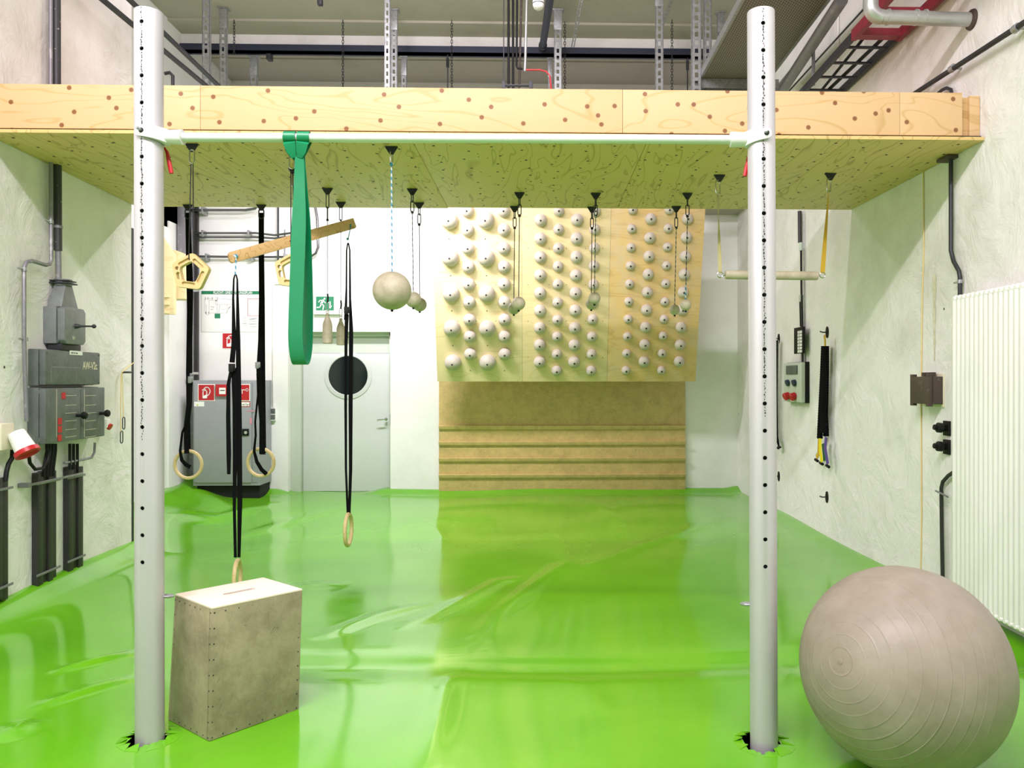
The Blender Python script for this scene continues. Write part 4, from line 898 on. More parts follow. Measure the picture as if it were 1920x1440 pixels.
t = mb.build('trunking_rail', M_greypipe); t['label'] = 'thin grey metal rail running across the cable trunking'; t['category'] = 'rail'
# beige socket with red ring
u0, u1, v0, v1, ws = wbox(WL, -20, 3, 27, 795, 845)
sk = thing('power_socket', 'beige wall socket with an angled white plug holder and red ring', 'socket', origin(WL, u0, v0))
mb = MB(TL); mb.box(u0, u1, v0, v1, 0, ws, .008); mb.build('socket_box', M_beige, sk)
a = WL.hit(30, 812, .10); b = WL.hit(50, 846, .17); mb = MB(); mb.cyl(a, b, .05, .062, 20); mb.build('socket_body', M_sign_white, sk)
d = (b - a).normalized(); mb = MB(); mb.lathe([(.055, 0), (.072, .002), (.074, .03), (.06, .035), (.05, .02)], b - d * .01, d, 24); mb.build('red_ring', M_red, sk)
mb = MB(); mb.tube(along(WL, [(24, 843), (23, 858), (16, 870), (12, 885), (10, 902)], .04), .014, 10); mb.tube(along(WL, [(54, 852), (56, 868), (66, 880), (80, 878), (90, 862), (92, 845)], .07), .011, 10); mb.build('cable', M_black, sk)
u_, v_ = WL.uv(203, 797, .05)
sk2 = thing('power_socket', 'small white socket with red edge peeking behind the switch cabinet', 'socket', origin(WL, u_, v_))
mb = MB(TL); mb.box(u_ - .04, u_ + .02, v_ - .02, v_ + .05, 0, .06, .008); mb.build('socket_box', M_sign_white, sk2)
mb = MB(TL); mb.lathe([(.02, 0), (.026, .0), (.026, .015), (.02, .015)], (u_, v_ - .01, .055), (0, -.5, 1), 16); mb.build('red_ring', M_red, sk2)
# cord with carabiners
cc = WL.hit(229, 698, .02); ct = thing('cord_hook', 'yellow cord loop with two small carabiners on the left wall', 'cord', cc)
mb = MB(); mb.tube([cc, cc + WL.w * .05, cc + WL.w * .05 + V((0, .05, 0))], .008, 8); mb.box(*[0] * 0) if False else None; mb.build('hook', M_dark, ct)
mb = MB()
for pts in ([(229, 700), (230, 740), (231, 782)], [(227, 700), (226, 760), (227, 812)], [(229, 698), (238, 690), (253, 678)]): mb.tube(along(WL, pts, .03), .004, 6)
mb.build('cord', M_ycable, ct)
mb = MB()
for x, y in ((232, 782), (228, 808)):
    p = WL.hit(x, y, .03); mb.link(p, p - V((0, 0, .10)), .04, .004, WL.u)
mb.build('carabiner', M_dark, ct)
# red dot above cabinet
# ------------------------------------------------------------------ right wall
u0, u1, v0, v1, wj = wbox(WR, 1771, 1741, 1706, 706, 758)
jb = thing('junction_box', 'rusty dark brown junction box on the right wall left of the radiator', 'junction box', origin(WR, u0, v0))
mb = MB(TR); mb.box(u0, u1, v0, v1, .0, wj * .72, .004); mb.build('box_body', M_brown, jb)
mb = MB(TR); mb.box(u0, u1, v0, v1, wj * .74, wj, .006)
for a in (u0 + .02, u1 - .02):
    for b in (v0 - .006, v1 + .006): mb.box(a - .018, a + .018, b - .01, b + .01, wj * .7, wj, .003)
mb.build('box_lid', M_brown, jb)
mb = MB(TR); mb.box(u0 - .02, u1 + .005, v0 - .02, v1 + .02, 0, .012, .002); mb.build('mounting_plate', M_beige, jb)
for k in range(3): 
    mb = MB(TR); uu = u0 + .06 + k * .06; mb.cyl((uu, v1, wj * .35), (uu, v1 + .03, wj * .35), .02, n=6); mb.build('gland', M_brown, jb)
t = pipe('dark conduit dropping from the loft down behind the radiator', WR, [(1783, 287), (1783, 470), (1788, 490), (1798, 508), (1800, 520), (1800, 560)], .03, .014, M_dark, name='dark_conduit', clamps=((1800, 528, -1),))
mb = MB(TR); a = WR.uv(1783, 288, .03); mb.box(a[0] - .09, a[0] + .04, 2.975, 2.995, .002, .08, .002); mb.build('top_bracket', M_brown, t)
t = pipe('black floor conduit at the left end of the radiator', WR, [(1790, 884), (1778, 892), (1768, 903), (1765, 915), (1766, 1000), (1768, 1110)], .03, .013, M_paintblk, name='black_conduit')
mb = MB(); p = WR.hit(1768, 924, .045); mb.tube([p + WR.u * -.09, p + WR.u * .0 + V((0, 0, -.01)), p + WR.u * .06 + V((0, 0, -.02))], .007, 6); mb.build('bracket', M_greypipe, t)
t = pipe('thin pale yellow cable running straight down the right wall', WR, [(1731, 288), (1732, 470), (1729, 560), (1727, 760), (1728, 960), (1726, 1090)], .006, .0045, M_ycable, cat='cable', name='wall_cable')
for (x, y, lab) in ((1774, 803, 'upper black knob valve at the radiator edge'), (1774, 838, 'lower black knob valve at the radiator edge')):
    p = WR.hit(x + 4, y, .0); t = thing('radiator_valve', lab, 'valve', p, 'black valves beside the radiator'); 
    mb = MB(); mb.box(p.x - .02, p.x + .0, p.y - .035, p.y + .035, p.z - .05, p.z + .05, .004); mb.build('valve_plate', M_black, t)
    mb = MB(); mb.lathe([(.02, 0), (.024, .02), (.034, .025), (.034, .055), (.02, .06), (.018, .08), (0, .08)], p + V((-.02, 0, 0)), (-1, 0, .1), 10); mb.build('knob', M_black, t)
# radiator
d0 = WR.uv(1787, 700, .13)[0]; rz1 = P(1785, 553, (WR.hit(1787, 553, .13) - CAM).dot(FW)).z; pn = WR.hit(1917, 1190, .13); rz0 = pn.z
rd = thing('column_radiator', 'tall white column radiator along the right wall at the picture edge', 'radiator', origin(WR, d0, rz0, .1))
sp = .0475; uu = d0 + sp * .4; k = 0; secme = None
while k < 34:
    u_ = uu + k * sp
    if secme is None:
        mb = MB(TR)
        for w_ in (.125, .083, .041):
            mb.tube([(u_, rz0 + .025, w_), (u_, rz0 + .05, w_), (u_, rz1 - .05, w_), (u_, rz1 - .025, w_)], [.0155, .0192, .0192, .0155], 12)
        for z_ in (rz0 + .028, rz1 - .028): mb.tube([(u_, z_, .045), (u_, z_, .06), (u_, z_, .127), (u_, z_, .142)], [.012, .023, .023, .012], 10)
        o = mb.build('radiator_column', M_radi, rd); secme = o.data; sec0 = o
    else:
        o = bpy.data.objects.new('radiator_column', secme); COL.objects.link(o); o.parent = rd; o.matrix_basis = Matrix.Translation(WR.u * (k * sp))
    k += 1
mb = MB(TR); mb.cyl((uu - .01, rz0 + .06, .093), (uu + 33 * sp, rz0 + .06, .093), .018, n=10); mb.cyl((uu - .01, rz1 - .06, .093), (uu + 33 * sp, rz1 - .06, .093), .018, n=10)
for q_ in (4, 20): mb.box(uu + q_ * sp, uu + q_ * sp + .03, rz0 + .1, rz0 + .14, 0, .08)
mb.build('header_pipe', M_radi, rd)
# vertical pipe, number panel, socket box
t = pipe('black and silver conduit running down to the socket box on the right wall', WR, [(1499.5, 396), (1500, 455)], .035, .021, M_paintblk, name='socket_conduit')
mb = MB(); mb.tube(along(WR, [(1502, 466), (1503, 570), (1505, 690)], .03), .012, 10); mb.build('lower_tube', M_paintblk, t); mb = MB(); mb.tube(along(WR, [(1507, 396), (1507.5, 560), (1508, 680)], .018), .006, 8); mb.build('thin_tube', M_steel, t)
for y0_, y1_ in ((455, 470), (553, 566)): mb = MB(); mb.tube(along(WR, [(1502, y0_), (1502, y1_)], .03), .022, 10); mb.build('sleeve', M_frame, t)
mb = MB(); mb.tube(along(WR, [(1502, 566), (1503, 612)], .03), .019, 10); mb.build('upper_sleeve', M_black, t)
u0, u1, v0, v1, wn = wbox(WR, 1519, 1515, 1498, 612, 662)
npn = thing('number_panel', 'narrow black panel with white number fields above the socket box', 'panel', origin(WR, u0, v0))
mb = MB(TR); mb.box(u0, u1, v0, v1, .05, .075, .004); mb.build('panel_plate', M_black, npn)
for k in range(7):
    vv_ = v1 - .035 - k * (v1 - v0 - .04) / 7; mb = MB(TR); mb.box(u0 + (u1 - u0) * .45, u1 - .02, vv_ - .03, vv_ - .004, .075, .078); mb.build('number_field', M_sign_white, npn)
    text(str(7 - k) * 2, 'field_digits', WR, u0 + (u1 - u0) * .6, vv_ - .026, .0785, .024, M_inkb, npn)
mb = MB(TR); vv_ = (v0 + v1) / 2; mb.box(u0 - .03, u0, vv_ - .03, vv_ + .03, .04, .06, .004); mb.build('side_clip', M_black, npn)
u0, u1, v0, v1, wk = wbox(WR, 1518, 1503, 1469, 678, 756)
so = thing('socket_distributor', 'light grey socket distributor with blue and red outlets on the right wall', 'socket box', origin(WR, u0, v0))
mb = MB(TR); mb.box(u0 - .0, u1, v0, v1, 0, wk * .55, .006); mb.build('back_box', M_black, so)
mb = MB(TR); mb.box(u0, u1, v0 + .005, v1 - .005, wk * .55, wk, .008); mb.build('front_cover', M_frame, so)
umid = (u0 + u1) / 2; uw = u1 - u0
mb = MB(TR); mb.box(umid - uw * .3, umid + uw * .3, v1 - (v1 - v0) * .3, v1 - (v1 - v0) * .08, wk, wk + .012, .003); mb.build('display_window', M_greybox, so)
for kk, f in enumerate((.32, .68)):
    mb = MB(TR); cvv = v1 - (v1 - v0) * .5; mb.lathe([(.032, 0), (.036, .03), (.03, .035), (0, .035)], (u0 + uw * f, cvv, wk), (0, -.35, 1), 16); mb.build('blue_outlet', M_bluepl, so)
    mb = MB(TR); cvv = v1 - (v1 - v0) * .82; mb.lathe([(.036, 0), (.042, .05), (.036, .058), (.01, .05)], (u0 + uw * f, cvv, wk), (0, -.45, 1), 16); mb.build('red_outlet', M_red, so)
# band bundles on hooks
def hookr(x, y, lab, W=WR):
    c = W.hit(x, y, .0); t = thing('wall_hook', lab, 'hook', c, 'small black wall hooks')
    mb = MB(Matrix.Translation(c)); 
    mb.T = Matrix(((W.u.x, 0, W.w.x, c.x), (W.u.y, 0, W.w.y, c.y), (0, 1, 0, c.z), (0, 0, 0, 1)))
    mb.prism([(.028 * math.cos(k * math.pi / 8) , .055 * math.sin(k * math.pi / 8)) for k in range(16)], 0, .012, .003); mb.build('plate', M_black, t)
    mb = MB(mb.T if False else Matrix(((W.u.x, 0, W.w.x, c.x), (W.u.y, 0, W.w.y, c.y), (0, 1, 0, c.z), (0, 0, 0, 1)))); mb.tube([(0, 0, .01), (0, 0, .05), (0, .008, .075)], .006, 8); mb.build('peg', M_dark, t); return c
hookr(1551.5, 932, 'lower black wall hook under the band bundle with the yellow strap')
hookr(1461, 893, 'lower black wall hook right beside the right post')
hookr(1552, 623, 'upper black wall hook carrying the band bundle with the yellow strap')
hookr(1461, 635, 'upper black wall hook carrying the dark bundle beside the right post')
hp = WR.hit(1546, 628, .07); bb = thing('band_bundle', 'bundle of black resistance tubes with yellow, green and purple handles', 'exercise band', WR.hit(1543, 875, .05), 'resistance tube bundles on the right wall')
def crinkle(pts, r, w):
    p = along(WR, pts, w); out = []; rs = []
    for A, B in zip(p, p[1:]):
        n_ = max(2, int((B - A).length / .012))
        for k in range(n_): out.append(A.lerp(B, k / n_)); rs.append(r * (1 + .12 * ((len(out)) % 2)))
    out.append(p[-1]); rs.append(r); return out, rs
for pts, w_ in (([(1545, 649), (1543, 700), (1539, 780), (1537, 822)], .07), ([(1549, 649), (1549, 700), (1547, 780), (1549, 818)], .05), ([(1547, 649), (1546, 700), (1543, 780), (1544, 812)], .09)):
    mb = MB(); o_, r_ = crinkle(pts, .026, w_); mb.tube(o_, r_, 10); mb.build('tube', M_strap, bb)
mb = MB(); mb.ribbon(along(WR, [(1546, 628), (1547, 640), (1547, 652)], .09), WR.u, .03, .006); mb.build('hanging_strap', M_yellow, bb)
for pts, m, w_, nm in (([(1536, 824), (1535, 850), (1531, 858)], M_yellow, .06, 'handle_strap'), ([(1538, 822), (1538, 845), (1541, 866)], None, .09, 'handle_strap'), ([(1543, 832), (1545, 850), (1546, 864)], M_band, .06, 'handle_strap'), ([(1549, 820), (1547, 840), (1552, 870)], M_purple, .08, 'handle_strap')):
    mb = MB(); mb.ribbon(along(WR, pts, w_), WR.u, .052, .006); mb.build(nm, m or mat('bright_yellow_webbing', 'e6d418', .6), bb)
for x, y in ((1531, 862), (1540, 868), (1552, 873)):
    p = WR.hit(x, y, .07); mb = MB(); mb.tube([p - WR.u * .03, p + WR.u * .03 + V((0, 0, -.01))], .014, 8); mb.build('handle', M_black, bb)
b2 = thing('band_bundle', 'dark bundle of thin resistance tubes partly hidden by the right post', 'exercise band', WR.hit(1460, 850, .05), 'resistance tube bundles on the right wall')
for k, dx in enumerate((-3, 0, 3)):
    mb = MB(); mb.tube(along(WR, [(1458 + dx * .6, 638), (1456 + dx, 740), (1457 + dx, 816), (1462 + dx * .3, 838)], .05), .012 if k < 2 else .006, 8); mb.build('tube', M_strap if k < 2 else M_steel, b2)
for x, y in ((1458, 840), (1461, 838)):
    p = WR.hit(x, y, .06); mb = MB(); mb.tube([p - WR.u * .03, p + WR.u * .04], .012, 8); mb.build('handle', M_black, b2)
# old glue stripe
mb = MB(TR); a = WR.uv(1748, 516, 0); b = WR.uv(1757, 676, 0); rr = random.Random(5); n_ = 18; L_, R_ = [], []
for k in range(n_ + 1):
    v_ = a[1] + (b[1] - a[1]) * k / n_; wd = .02 * (1 - .5 * k / n_) + rr.uniform(-.004, .006); c_ = a[0] + (b[0] - a[0]) * .5 ; L_.append((c_ - wd, v_)); R_.append((c_ + wd, v_))
for k in range(n_): mb._f([mb.v((*L_[k], .0025)), mb.v((*R_[k], .0025)), mb.v((*R_[k + 1], .0025)), mb.v((*L_[k + 1], .0025))])
mb.build('glue_residue', M_residue, wr)

# ------------------------------------------------------------------ back wall, left part
cz0 = YB - .45
def bx(px, Y_): return xf(px, Y_)
def bz(py, Y_): return H + (CY - py) / F * (Y_ - .02)
cab = thing('metal_cabinet', 'grey metal fire equipment cabinet with red signs on the back wall', 'cabinet', (bx(424, cz0), cz0, .06))
x0_, x1_, z1_, z0_ = bx(362, cz0), bx(487, cz0), bz(713, cz0), bz(909, cz0)
mb = MB(); mb.box(x0_, x1_, cz0, YB - .02, z0_, z1_, .006); mb.build('body', M_cab, cab)
dx0, dx1, dz0, dz1 = bx(363.5, cz0), bx(472, cz0), bz(903, cz0), bz(717, cz0)
mb = MB(); mb.box(dx0 + .01, dx1, cz0 - .016, cz0 - .001, dz0, dz1, .003); mb.build('door', M_cab, cab)
mb = MB(); mb.box(dx1 + .012, x1_ - .03, cz0 - .006, cz0 - .001, dz0, dz1, .002); mb.build('side_stile', M_cab, cab)
mb = MB(); mb.box(x0_ + .03, x1_ - .02, cz0 + .05, YB - .03, -.02, z0_); mb.build('plinth', M_hole, cab)
WC = Wall((0, cz0 - .017, 0), (1, 0, 0), (0, -1, 0)); TC = WC.T()
def rect(W, T, name, m, parent, xa_, ya_, xb_, yb2, w0=0, th=.003, bev=0):
    a = W.uv(xa_, ya_, w0); b = W.uv(xb_, yb2, w0); mb = MB(T); mb.box(min(a[0], b[0]), max(a[0], b[0]), min(a[1], b[1]), max(a[1], b[1]), w0, w0 + th, bev); return mb.build(name, m, parent)
def poly(W, mb, pts, w): mb._f([mb.v((*W.uv(x, y, w), w)) for x, y in pts])
def stroke(W, mb, pts, wd, w):      # polyline of flat print, width in pixels
    for (xa_, ya_), (xb_, yb2) in zip(pts, pts[1:]):
        L = math.hypot(xb_ - xa_, yb2 - ya_) or 1; nx_, ny_ = -(yb2 - ya_) / L * wd / 2, (xb_ - xa_) / L * wd / 2; ex, ey = (xb_ - xa_) / L * wd * .3, (yb2 - ya_) / L * wd * .3
        poly(W, mb, [(xa_ + nx_ - ex, ya_ + ny_ - ey), (xb_ + nx_ + ex, yb2 + ny_ + ey), (xb_ - nx_ + ex, yb2 - ny_ + ey), (xa_ - nx_ - ex, ya_ - ny_ - ey)], w)
def exting(W, T, parent, x, y, s, w0):
    def q(a, b): return (x + a * s, y + b * s)
    mb = MB(T); mb.sm = False
    stroke(W, mb, [q(.30, .85), q(.30, .42), q(.36, .36), q(.48, .36), q(.54, .42), q(.54, .85), q(.30, .85)], s * .055, w0)
    poly(W, mb, [q(.30, .72), q(.54, .62), q(.54, .86), q(.30, .86)], w0 + .0003)
    stroke(W, mb, [q(.26, .34), q(.36, .28), q(.46, .30)], s * .05, w0); stroke(W, mb, [q(.36, .26), q(.46, .16), q(.60, .16), q(.72, .26), q(.76, .42), q(.70, .60), q(.56, .72)], s * .055, w0)
    mb.build('extinguisher_symbol', M_inkw, parent)
rect(WC, TC, 'sign_border', M_sign_white, cab, 371, 720, 403, 752); s1_ = rect(WC, TC, 'extinguisher_sign', M_sign_red, cab, 372.5, 721.5, 401.5, 750.5, .003); exting(WC, TC, cab, 372, 721.5, 29, .0064)
ac = rect(WC, TC, 'call_point', M_sign_red, cab, 406, 721, 428, 743, .0, .03, .004); rect(WC, TC, 'call_point_window', M_sign_white, cab, 411, 727, 423, 739, .03, .002)
mb = MB(TC); stroke(WC, mb, [(413, 732), (421, 732)], 1.6, .033); mb.build('call_point_symbol', M_inkb, cab)
rect(WC, TC, 'sign_border', M_sign_white, cab, 447, 720, 469, 752); rect(WC, TC, 'key_sign', M_sign_red, cab, 448, 721.5, 467.5, 750.5, .003)
mb = MB(TC); stroke(WC, mb, [(448.5, 731), (459, 731)], 1.4, .0064); stroke(WC, mb, [(463 + 2.4 * math.cos(a), 731 + 2.4 * math.sin(a)) for a in [i * math.pi / 4 for i in range(9)]], 1.4, .0064); stroke(WC, mb, [(454, 731), (454, 738)], 1.3, .0064); mb.build('key_symbol', M_inkw, cab)
rect(WC, TC, 'label_border', M_sign_red, cab, 447, 753, 469, 762.5, 0, .002); rect(WC, TC, 'text_label', M_sign_white, cab, 448, 754, 468, 761.5, .002, .001)
a = WC.uv(454, 760, 0); text('mit Typ F', 'label_lettering', WC, a[0], a[1], .0035, .032, M_inkb, cab, sx=.8)
rect(WC, TC, 'inspection_sticker', M_sign_white, cab, 364, 753, 383, 762, 0, .001)
mb = MB(TC); poly(WC, mb, [(369, 758), (371.5, 758), (371.5, 761), (369, 761)], .0015); mb.build('sticker_mark', mat('sticker_yellow', 'c9c34a', .6), cab)
rect(WC, TC, 'latch_plate', M_black, cab, 454.5, 804, 467, 817, 0, .012, .003); mb = MB(TC); a = WC.uv(461, 811, .012); mb.lathe([(.022, 0), (.02, .008), (0, .008)], (a[0], a[1], .012), (0, 0, 1), 16); mb.build('latch', M_chrome, cab)
mb = MB(TC); stroke(WC, mb, [(464, 770.5), (477, 770.5)], 1.6, .002); stroke(WC, mb, [(470, 784), (470.5, 794)], 3.5, .002); mb.build('pink_tape', mat('pink_tape', 'd98a98', .6), cab)

# escape plan
pk_ = thing('escape_plan_sign', 'white escape and rescue plan with a green header above the cabinet', 'sign', WB.hit(435, 620, .01))
W0 = WB; T0 = TBk
rect(W0, T0, 'plan_board', M_sign_white, pk_, 378, 546, 494, 622.5, 0, .008, .001); rect(W0, T0, 'header_strip', M_sign_green, pk_, 378, 545.5, 494, 552, .008, .002)
a = W0.uv(436.5, 550.9, .01); text('FLUCHT- UND RETTUNGSPLAN', 'header_lettering', W0, a[0], a[1], .0105, .046, M_inkw, pk_, 'CENTER', sx=.78)
mb = MB(T0); w_ = .0095; S = lambda pts, wd=.45: stroke(W0, mb, pts, wd, w_)
S([(392, 563), (392, 587), (425, 587), (425, 571), (437, 571)]); S([(392, 563), (404, 563), (404, 571), (425, 571)]); S([(387, 571), (387, 590), (392, 590)]); S([(407, 571), (407, 587)], .6); S([(412, 572), (410, 586)], .6); S([(384, 560), (384, 587)]); S([(404, 556), (408, 571)]); S([(425, 587), (428, 580), (432, 574)], .6); S([(395, 575), (402, 576)], .8); S([(395, 580), (400, 580)], .8); S([(415, 580), (422, 580)], .5); S([(385, 560), (400, 560)]); S([(413, 560), (437, 562)]); S([(427, 571), (427, 580)])
for x in (385, 390, 398, 408): S([(x, 557), (x, 562)], 1.0)
S([(404, 563.5), (407, 563.5)], 2); S([(386, 585), (386, 588)], 2); S([(391.5, 585), (391.5, 588)], 1.6); S([(429, 578), (431.5, 575.5)], 1.4)
for y in (596, 601, 606, 611): S([(455, y), (462, y)], .6); S([(468, y + 2), (482, y + 1)], .7)
S([(453, 607), (488, 607)]); S([(463, 607), (463, 619)]); S([(437, 592), (437, 617)]); S([(467, 600), (481, 597)], .8)
mb.build('plan_lines', M_ink, pk_)
rect(W0, T0, 'location_mark', M_sign_green, pk_, 402.5, 588, 413, 597, .008, .0015)
mb = MB(T0); 
for pts in ([(464.5, 560.5), (487, 560.5)], [(464.5, 592), (487, 592)], [(464.5, 560.5), (464.5, 592)], [(487, 560.5), (487, 592)]): stroke(W0, mb, pts, .8, .0095)
mb.build('red_frame', mat('frame_crimson', 'a8344a', .5), pk_)
mb = MB(T0)
for y in (564, 570, 579, 584, 588): stroke(W0, mb, [(468, y), (485, y)], .45, .0096)
mb.build('frame_text_lines', M_ink, pk_)
fs = thing('fire_extinguisher_sign', 'square red extinguisher sign just under the escape plan', 'sign', WB.hit(432, 655, .01))
rect(W0, T0, 'sign_border', M_sign_white, fs, 416, 623.5, 447, 654.5, 0, .006); rect(W0, T0, 'sign_face', M_sign_red, fs, 417.5, 625, 445.5, 653, .006, .002); exting(W0, T0, fs, 417, 624.5, 29, .0085)
# exit sign
ex = thing('exit_sign', 'green running man exit sign box above the door', 'exit sign', WB.hit(614, 588, .06))
rect(W0, T0, 'sign_box', M_sign_white, ex, 590.5, 554.5, 641, 590, 0, .07, .006); rect(W0, T0, 'green_face', M_sign_green, ex, 592.5, 556, 626, 582, .0703, .002); rect(W0, T0, 'white_field', M_sign_white, ex, 627, 557, 637, 582, .0703, .002)
mb = MB(T0); w_ = .0732; T_ = lambda pts, wd: stroke(W0, mb, pts, wd, w_)
poly(W0, mb, [(608.5 + 1.7 * math.cos(a), 560 + 1.7 * math.sin(a)) for a in [i * math.pi / 6 for i in range(12)]], w_)
T_([(606, 563), (602.5, 569)], 3.6); T_([(605, 563.5), (600, 563), (597.5, 566.5)], 1.5); T_([(606.5, 564), (610, 568), (613, 567)], 1.5); T_([(602.5, 569.5), (607, 573), (605.5, 580)], 2.0); T_([(602, 570), (600, 576), (594.5, 576.5)], 1.9)
T_([(619, 566), (619, 574)], 2.2); poly(W0, mb, [(615.5, 573), (622.5, 573), (619, 579)], w_); mb.build('running_man_symbol', M_inkw, ex)
# light switch
ls = thing('light_switch', 'grey and white double switch on a thin conduit left of the door', 'switch', WB.hit(512, 787, .02))
rect(W0, T0, 'switch_box', M_sign_white, ls, 505.5, 765, 518, 788.5, 0, .045, .004); rect(W0, T0, 'rocker', M_greybox, ls, 507, 766, 516, 775.5, .045, .006, .002); rect(W0, T0, 'rocker', M_greybox, ls, 507, 777.5, 516, 786.5, .045, .006, .002)
def bpipe(label, pts, w, r, m, name='wall_pipe', cat='pipe', clamps=(), group=None):
    p = [WB.hit(x, y, w) for x, y in pts]; t = thing(name, label, cat, p[0], group); mb = MB(); mb.tube(p, r, 12); mb.build('tube', m, t)
    for x, y in clamps:
        c = WB.hit(x, y, w); mb = MB(); mb.box(c.x - .012, c.x + .012, c.y - r - .004, YB, c.z - r - .03, c.z + r + .03, .003); mb.build('pipe_clamp', M_steel, t)
    return t
bpipe('thin white conduit bending down to the light switch', [(530, 531.5), (516, 532), (512.5, 536), (512, 620), (513, 764)], .02, .010, M_radi, name='white_conduit')
M_shiny = mat('shiny_conduit_steel', '77777a', .22, .9)
G = 'dark shiny pipes high on the left back wall'
bpipe('upper shiny dark horizontal pipe curving up near the middle strap', [(335, 394), (460, 394), (478, 391), (488, 380)], .14, .018, M_shiny, clamps=((338, 394), (380, 394)), group=G)
bpipe('upper pipe of the close horizontal pair behind the plank', [(362, 437), (480, 437), (515, 441), (545, 437), (600, 432)], .10, .014, M_shiny, clamps=((380, 438), (466, 438)), group=G)
bpipe('lower pipe of the close horizontal pair behind the plank', [(362, 445), (480, 445), (515, 447), (545, 444), (590, 440)], .10, .013, M_shiny, group=G)
bpipe('lowest horizontal pipe turning up in a wide dark bend', [(367, 481), (480, 482), (570, 482), (583, 481), (592, 475), (596.5, 464), (596, 440), (595, 410), (592, 392), (589, 380)], .09, .016, M_shiny, clamps=((387, 482), (472, 482), (534, 482)), group=G)
bpipe('thin dark vertical pipe crossing behind the plank', [(521.5, 380), (521.5, 489)], .07, .012, M_dark, group=G)
bpipe('short grey vertical rod beside the pentagon half hidden by the band', [(534, 430), (534, 480)], .06, .008, M_greypipe, name='short_rod', cat='pipe')
# dark column and pipes behind the left post
cx0, cx1 = bx(334, YB - .25), bx(356, YB - .25)
sc = thing('steel_column', 'tall dark and grey steel column behind the leftmost ring strap', 'column', (bx(362, YB - .2), YB - .2, .05))
mb = MB(); mb.box(bx(355, YB - .1), bx(363.5, YB - .1), YB - .12, YB - .04, .1, 4.0, .003); mb.build('grey_face', M_greypipe, sc)
mb = MB(); mb.box(bx(363.8, YB - .08), bx(371, YB - .08), YB - .09, YB - .04, 1.4, 4.0, .003); mb.build('dark_flange', M_paintblk, sc)
mb = MB(); mb.box(bx(334, YB - .4), bx(348, YB - .4), YB - .42, YB - .3, 2.9, 4.0, .003); mb.build('grey_stub', M_greypipe, sc)
for y in (545, 700): 
    c = P(367, y, YB - .34); mb = MB(); mb.tube([c + V((-.06, 0, 0)), c + V((.03, 0, 0))], .02, 8); mb.build('bracket', M_chrome, sc)
# small campus board behind the left post
Yc = 9.1
cb = thing('campus_board', 'small cream board with rungs peeking out behind the left post', 'climbing board', (bx(320, Yc), Yc, 2.3))
z_ = lambda y: bz(y, Yc)
mb = MB(); mb.T = Matrix.Translation((0, Yc, 0)) @ Matrix.Rotation(R(90), 4, 'X'); mb.prism([(bx(270, Yc), z_(591)), (bx(328.5, Yc), z_(591)), (bx(328.5, Yc), z_(480)), (bx(309, Yc), z_(452)), (bx(270, Yc), z_(400))], -.03, .03, .002); mb.build('front_panel', M_birch, cb)
mb = MB(); mb.T = Matrix.Translation((0, Yc + .15, 0)) @ Matrix.Rotation(R(90), 4, 'X'); mb.prism([(bx(310, Yc), z_(561)), (bx(343, Yc), z_(561)), (bx(343, Yc), z_(478)), (bx(325, Yc), z_(470)), (bx(310, Yc), z_(470))], -.1, .1, .002); mb.build('rear_panel', M_birch, cb)
for y in (558, 572, 588):
    mb = MB(); mb.box(bx(280, Yc), bx(321, Yc), Yc - .06, Yc - .03, z_(y) - .012, z_(y) + .012, .002); mb.build('rung', M_birch, cb)
mb = MB(); mb.box(XL2, bx(300, Yc), Yc, Yc + .06, z_(560), z_(540)); mb.build('wall_bracket', M_dark, cb)

# ------------------------------------------------------------------ overhead services
def strut(label, px, ptop, wpx, cz, zbot=4.2, plate=True, sleeve=False):
    s_ = cz / F; wd = wpx * s_ / 2 * 2; zt_ = 5.765 if (ptop or 0) > 90 else ZC
    p = P(px, 100, cz); t = thing('strut_channel', label, 'metal strut', (p.x, p.y, zbot), 'slotted metal struts hanging from the ceiling')
    hw = wd / 2; mb = MB(Matrix.Translation((p.x, p.y, 0)))
    mb.sm = False
    for a in (-1, 1):
        mb.box(min(a * hw, a * hw * .38), max(a * hw, a * hw * .38), 0, .004, zbot, zt_); mb.box(a * hw - .003, a * hw + .003, 0, .045, zbot, zt_)
    z = zbot; 
    while z < zt_ - .05: mb.box(-hw * .38, hw * .38, 0, .004, z, z + .035); z += .085
    mb.build('channel', M_steel, t)
    if plate: mb = MB(Matrix.Translation((p.x, p.y, 0))); mb.box(-hw * 1.6, hw * 1.6, -.03, .08, zt_ - .012, zt_ - .001, .002); mb.box(-hw * 1.15, hw * 1.15, -.008, .05, zt_ - .25, zt_ - .012, .002); mb.build('head_plate', M_steel, t)
strut('slotted strut right beside the left post top, nearer one', 386, None, 13, 8.6)
strut('slotted strut with visible head plate, second right of the left post', 418, 14, 12, 9.34)
strut('short slotted strut below the dark blue beam near the left', 475, 97, 12, 10.08)
strut('slotted strut above the big hanging ball, left one of the pair', 726, None, 9.5, 8.6)
strut('slotted strut above the big hanging ball, right one of the pair', 738.5, 18, 11, 9.39)
strut('short thin slotted strut below the beam right of the paired struts', 757, 99, 9, 10.1)
strut('wide double slotted strut right of the black vertical pipes', 1046, 18, 13, 9.39)
strut('narrow slotted strut touching the wide double strut', 1031.5, 103, 7, 10.15)
strut('slotted strut alone between the pipes and the cable tray', 1236.5, None, 14, 8.8)
strut('brightest and nearest slotted strut at the cable tray corner', 1306, None, 17, 8.0, plate=False)
strut('slotted strut just right of the brightest one', 1327, None, 14, 8.6)
strut('short dark slotted strut nearest to the cable tray edge', 1352, 22, 11, 9.45)
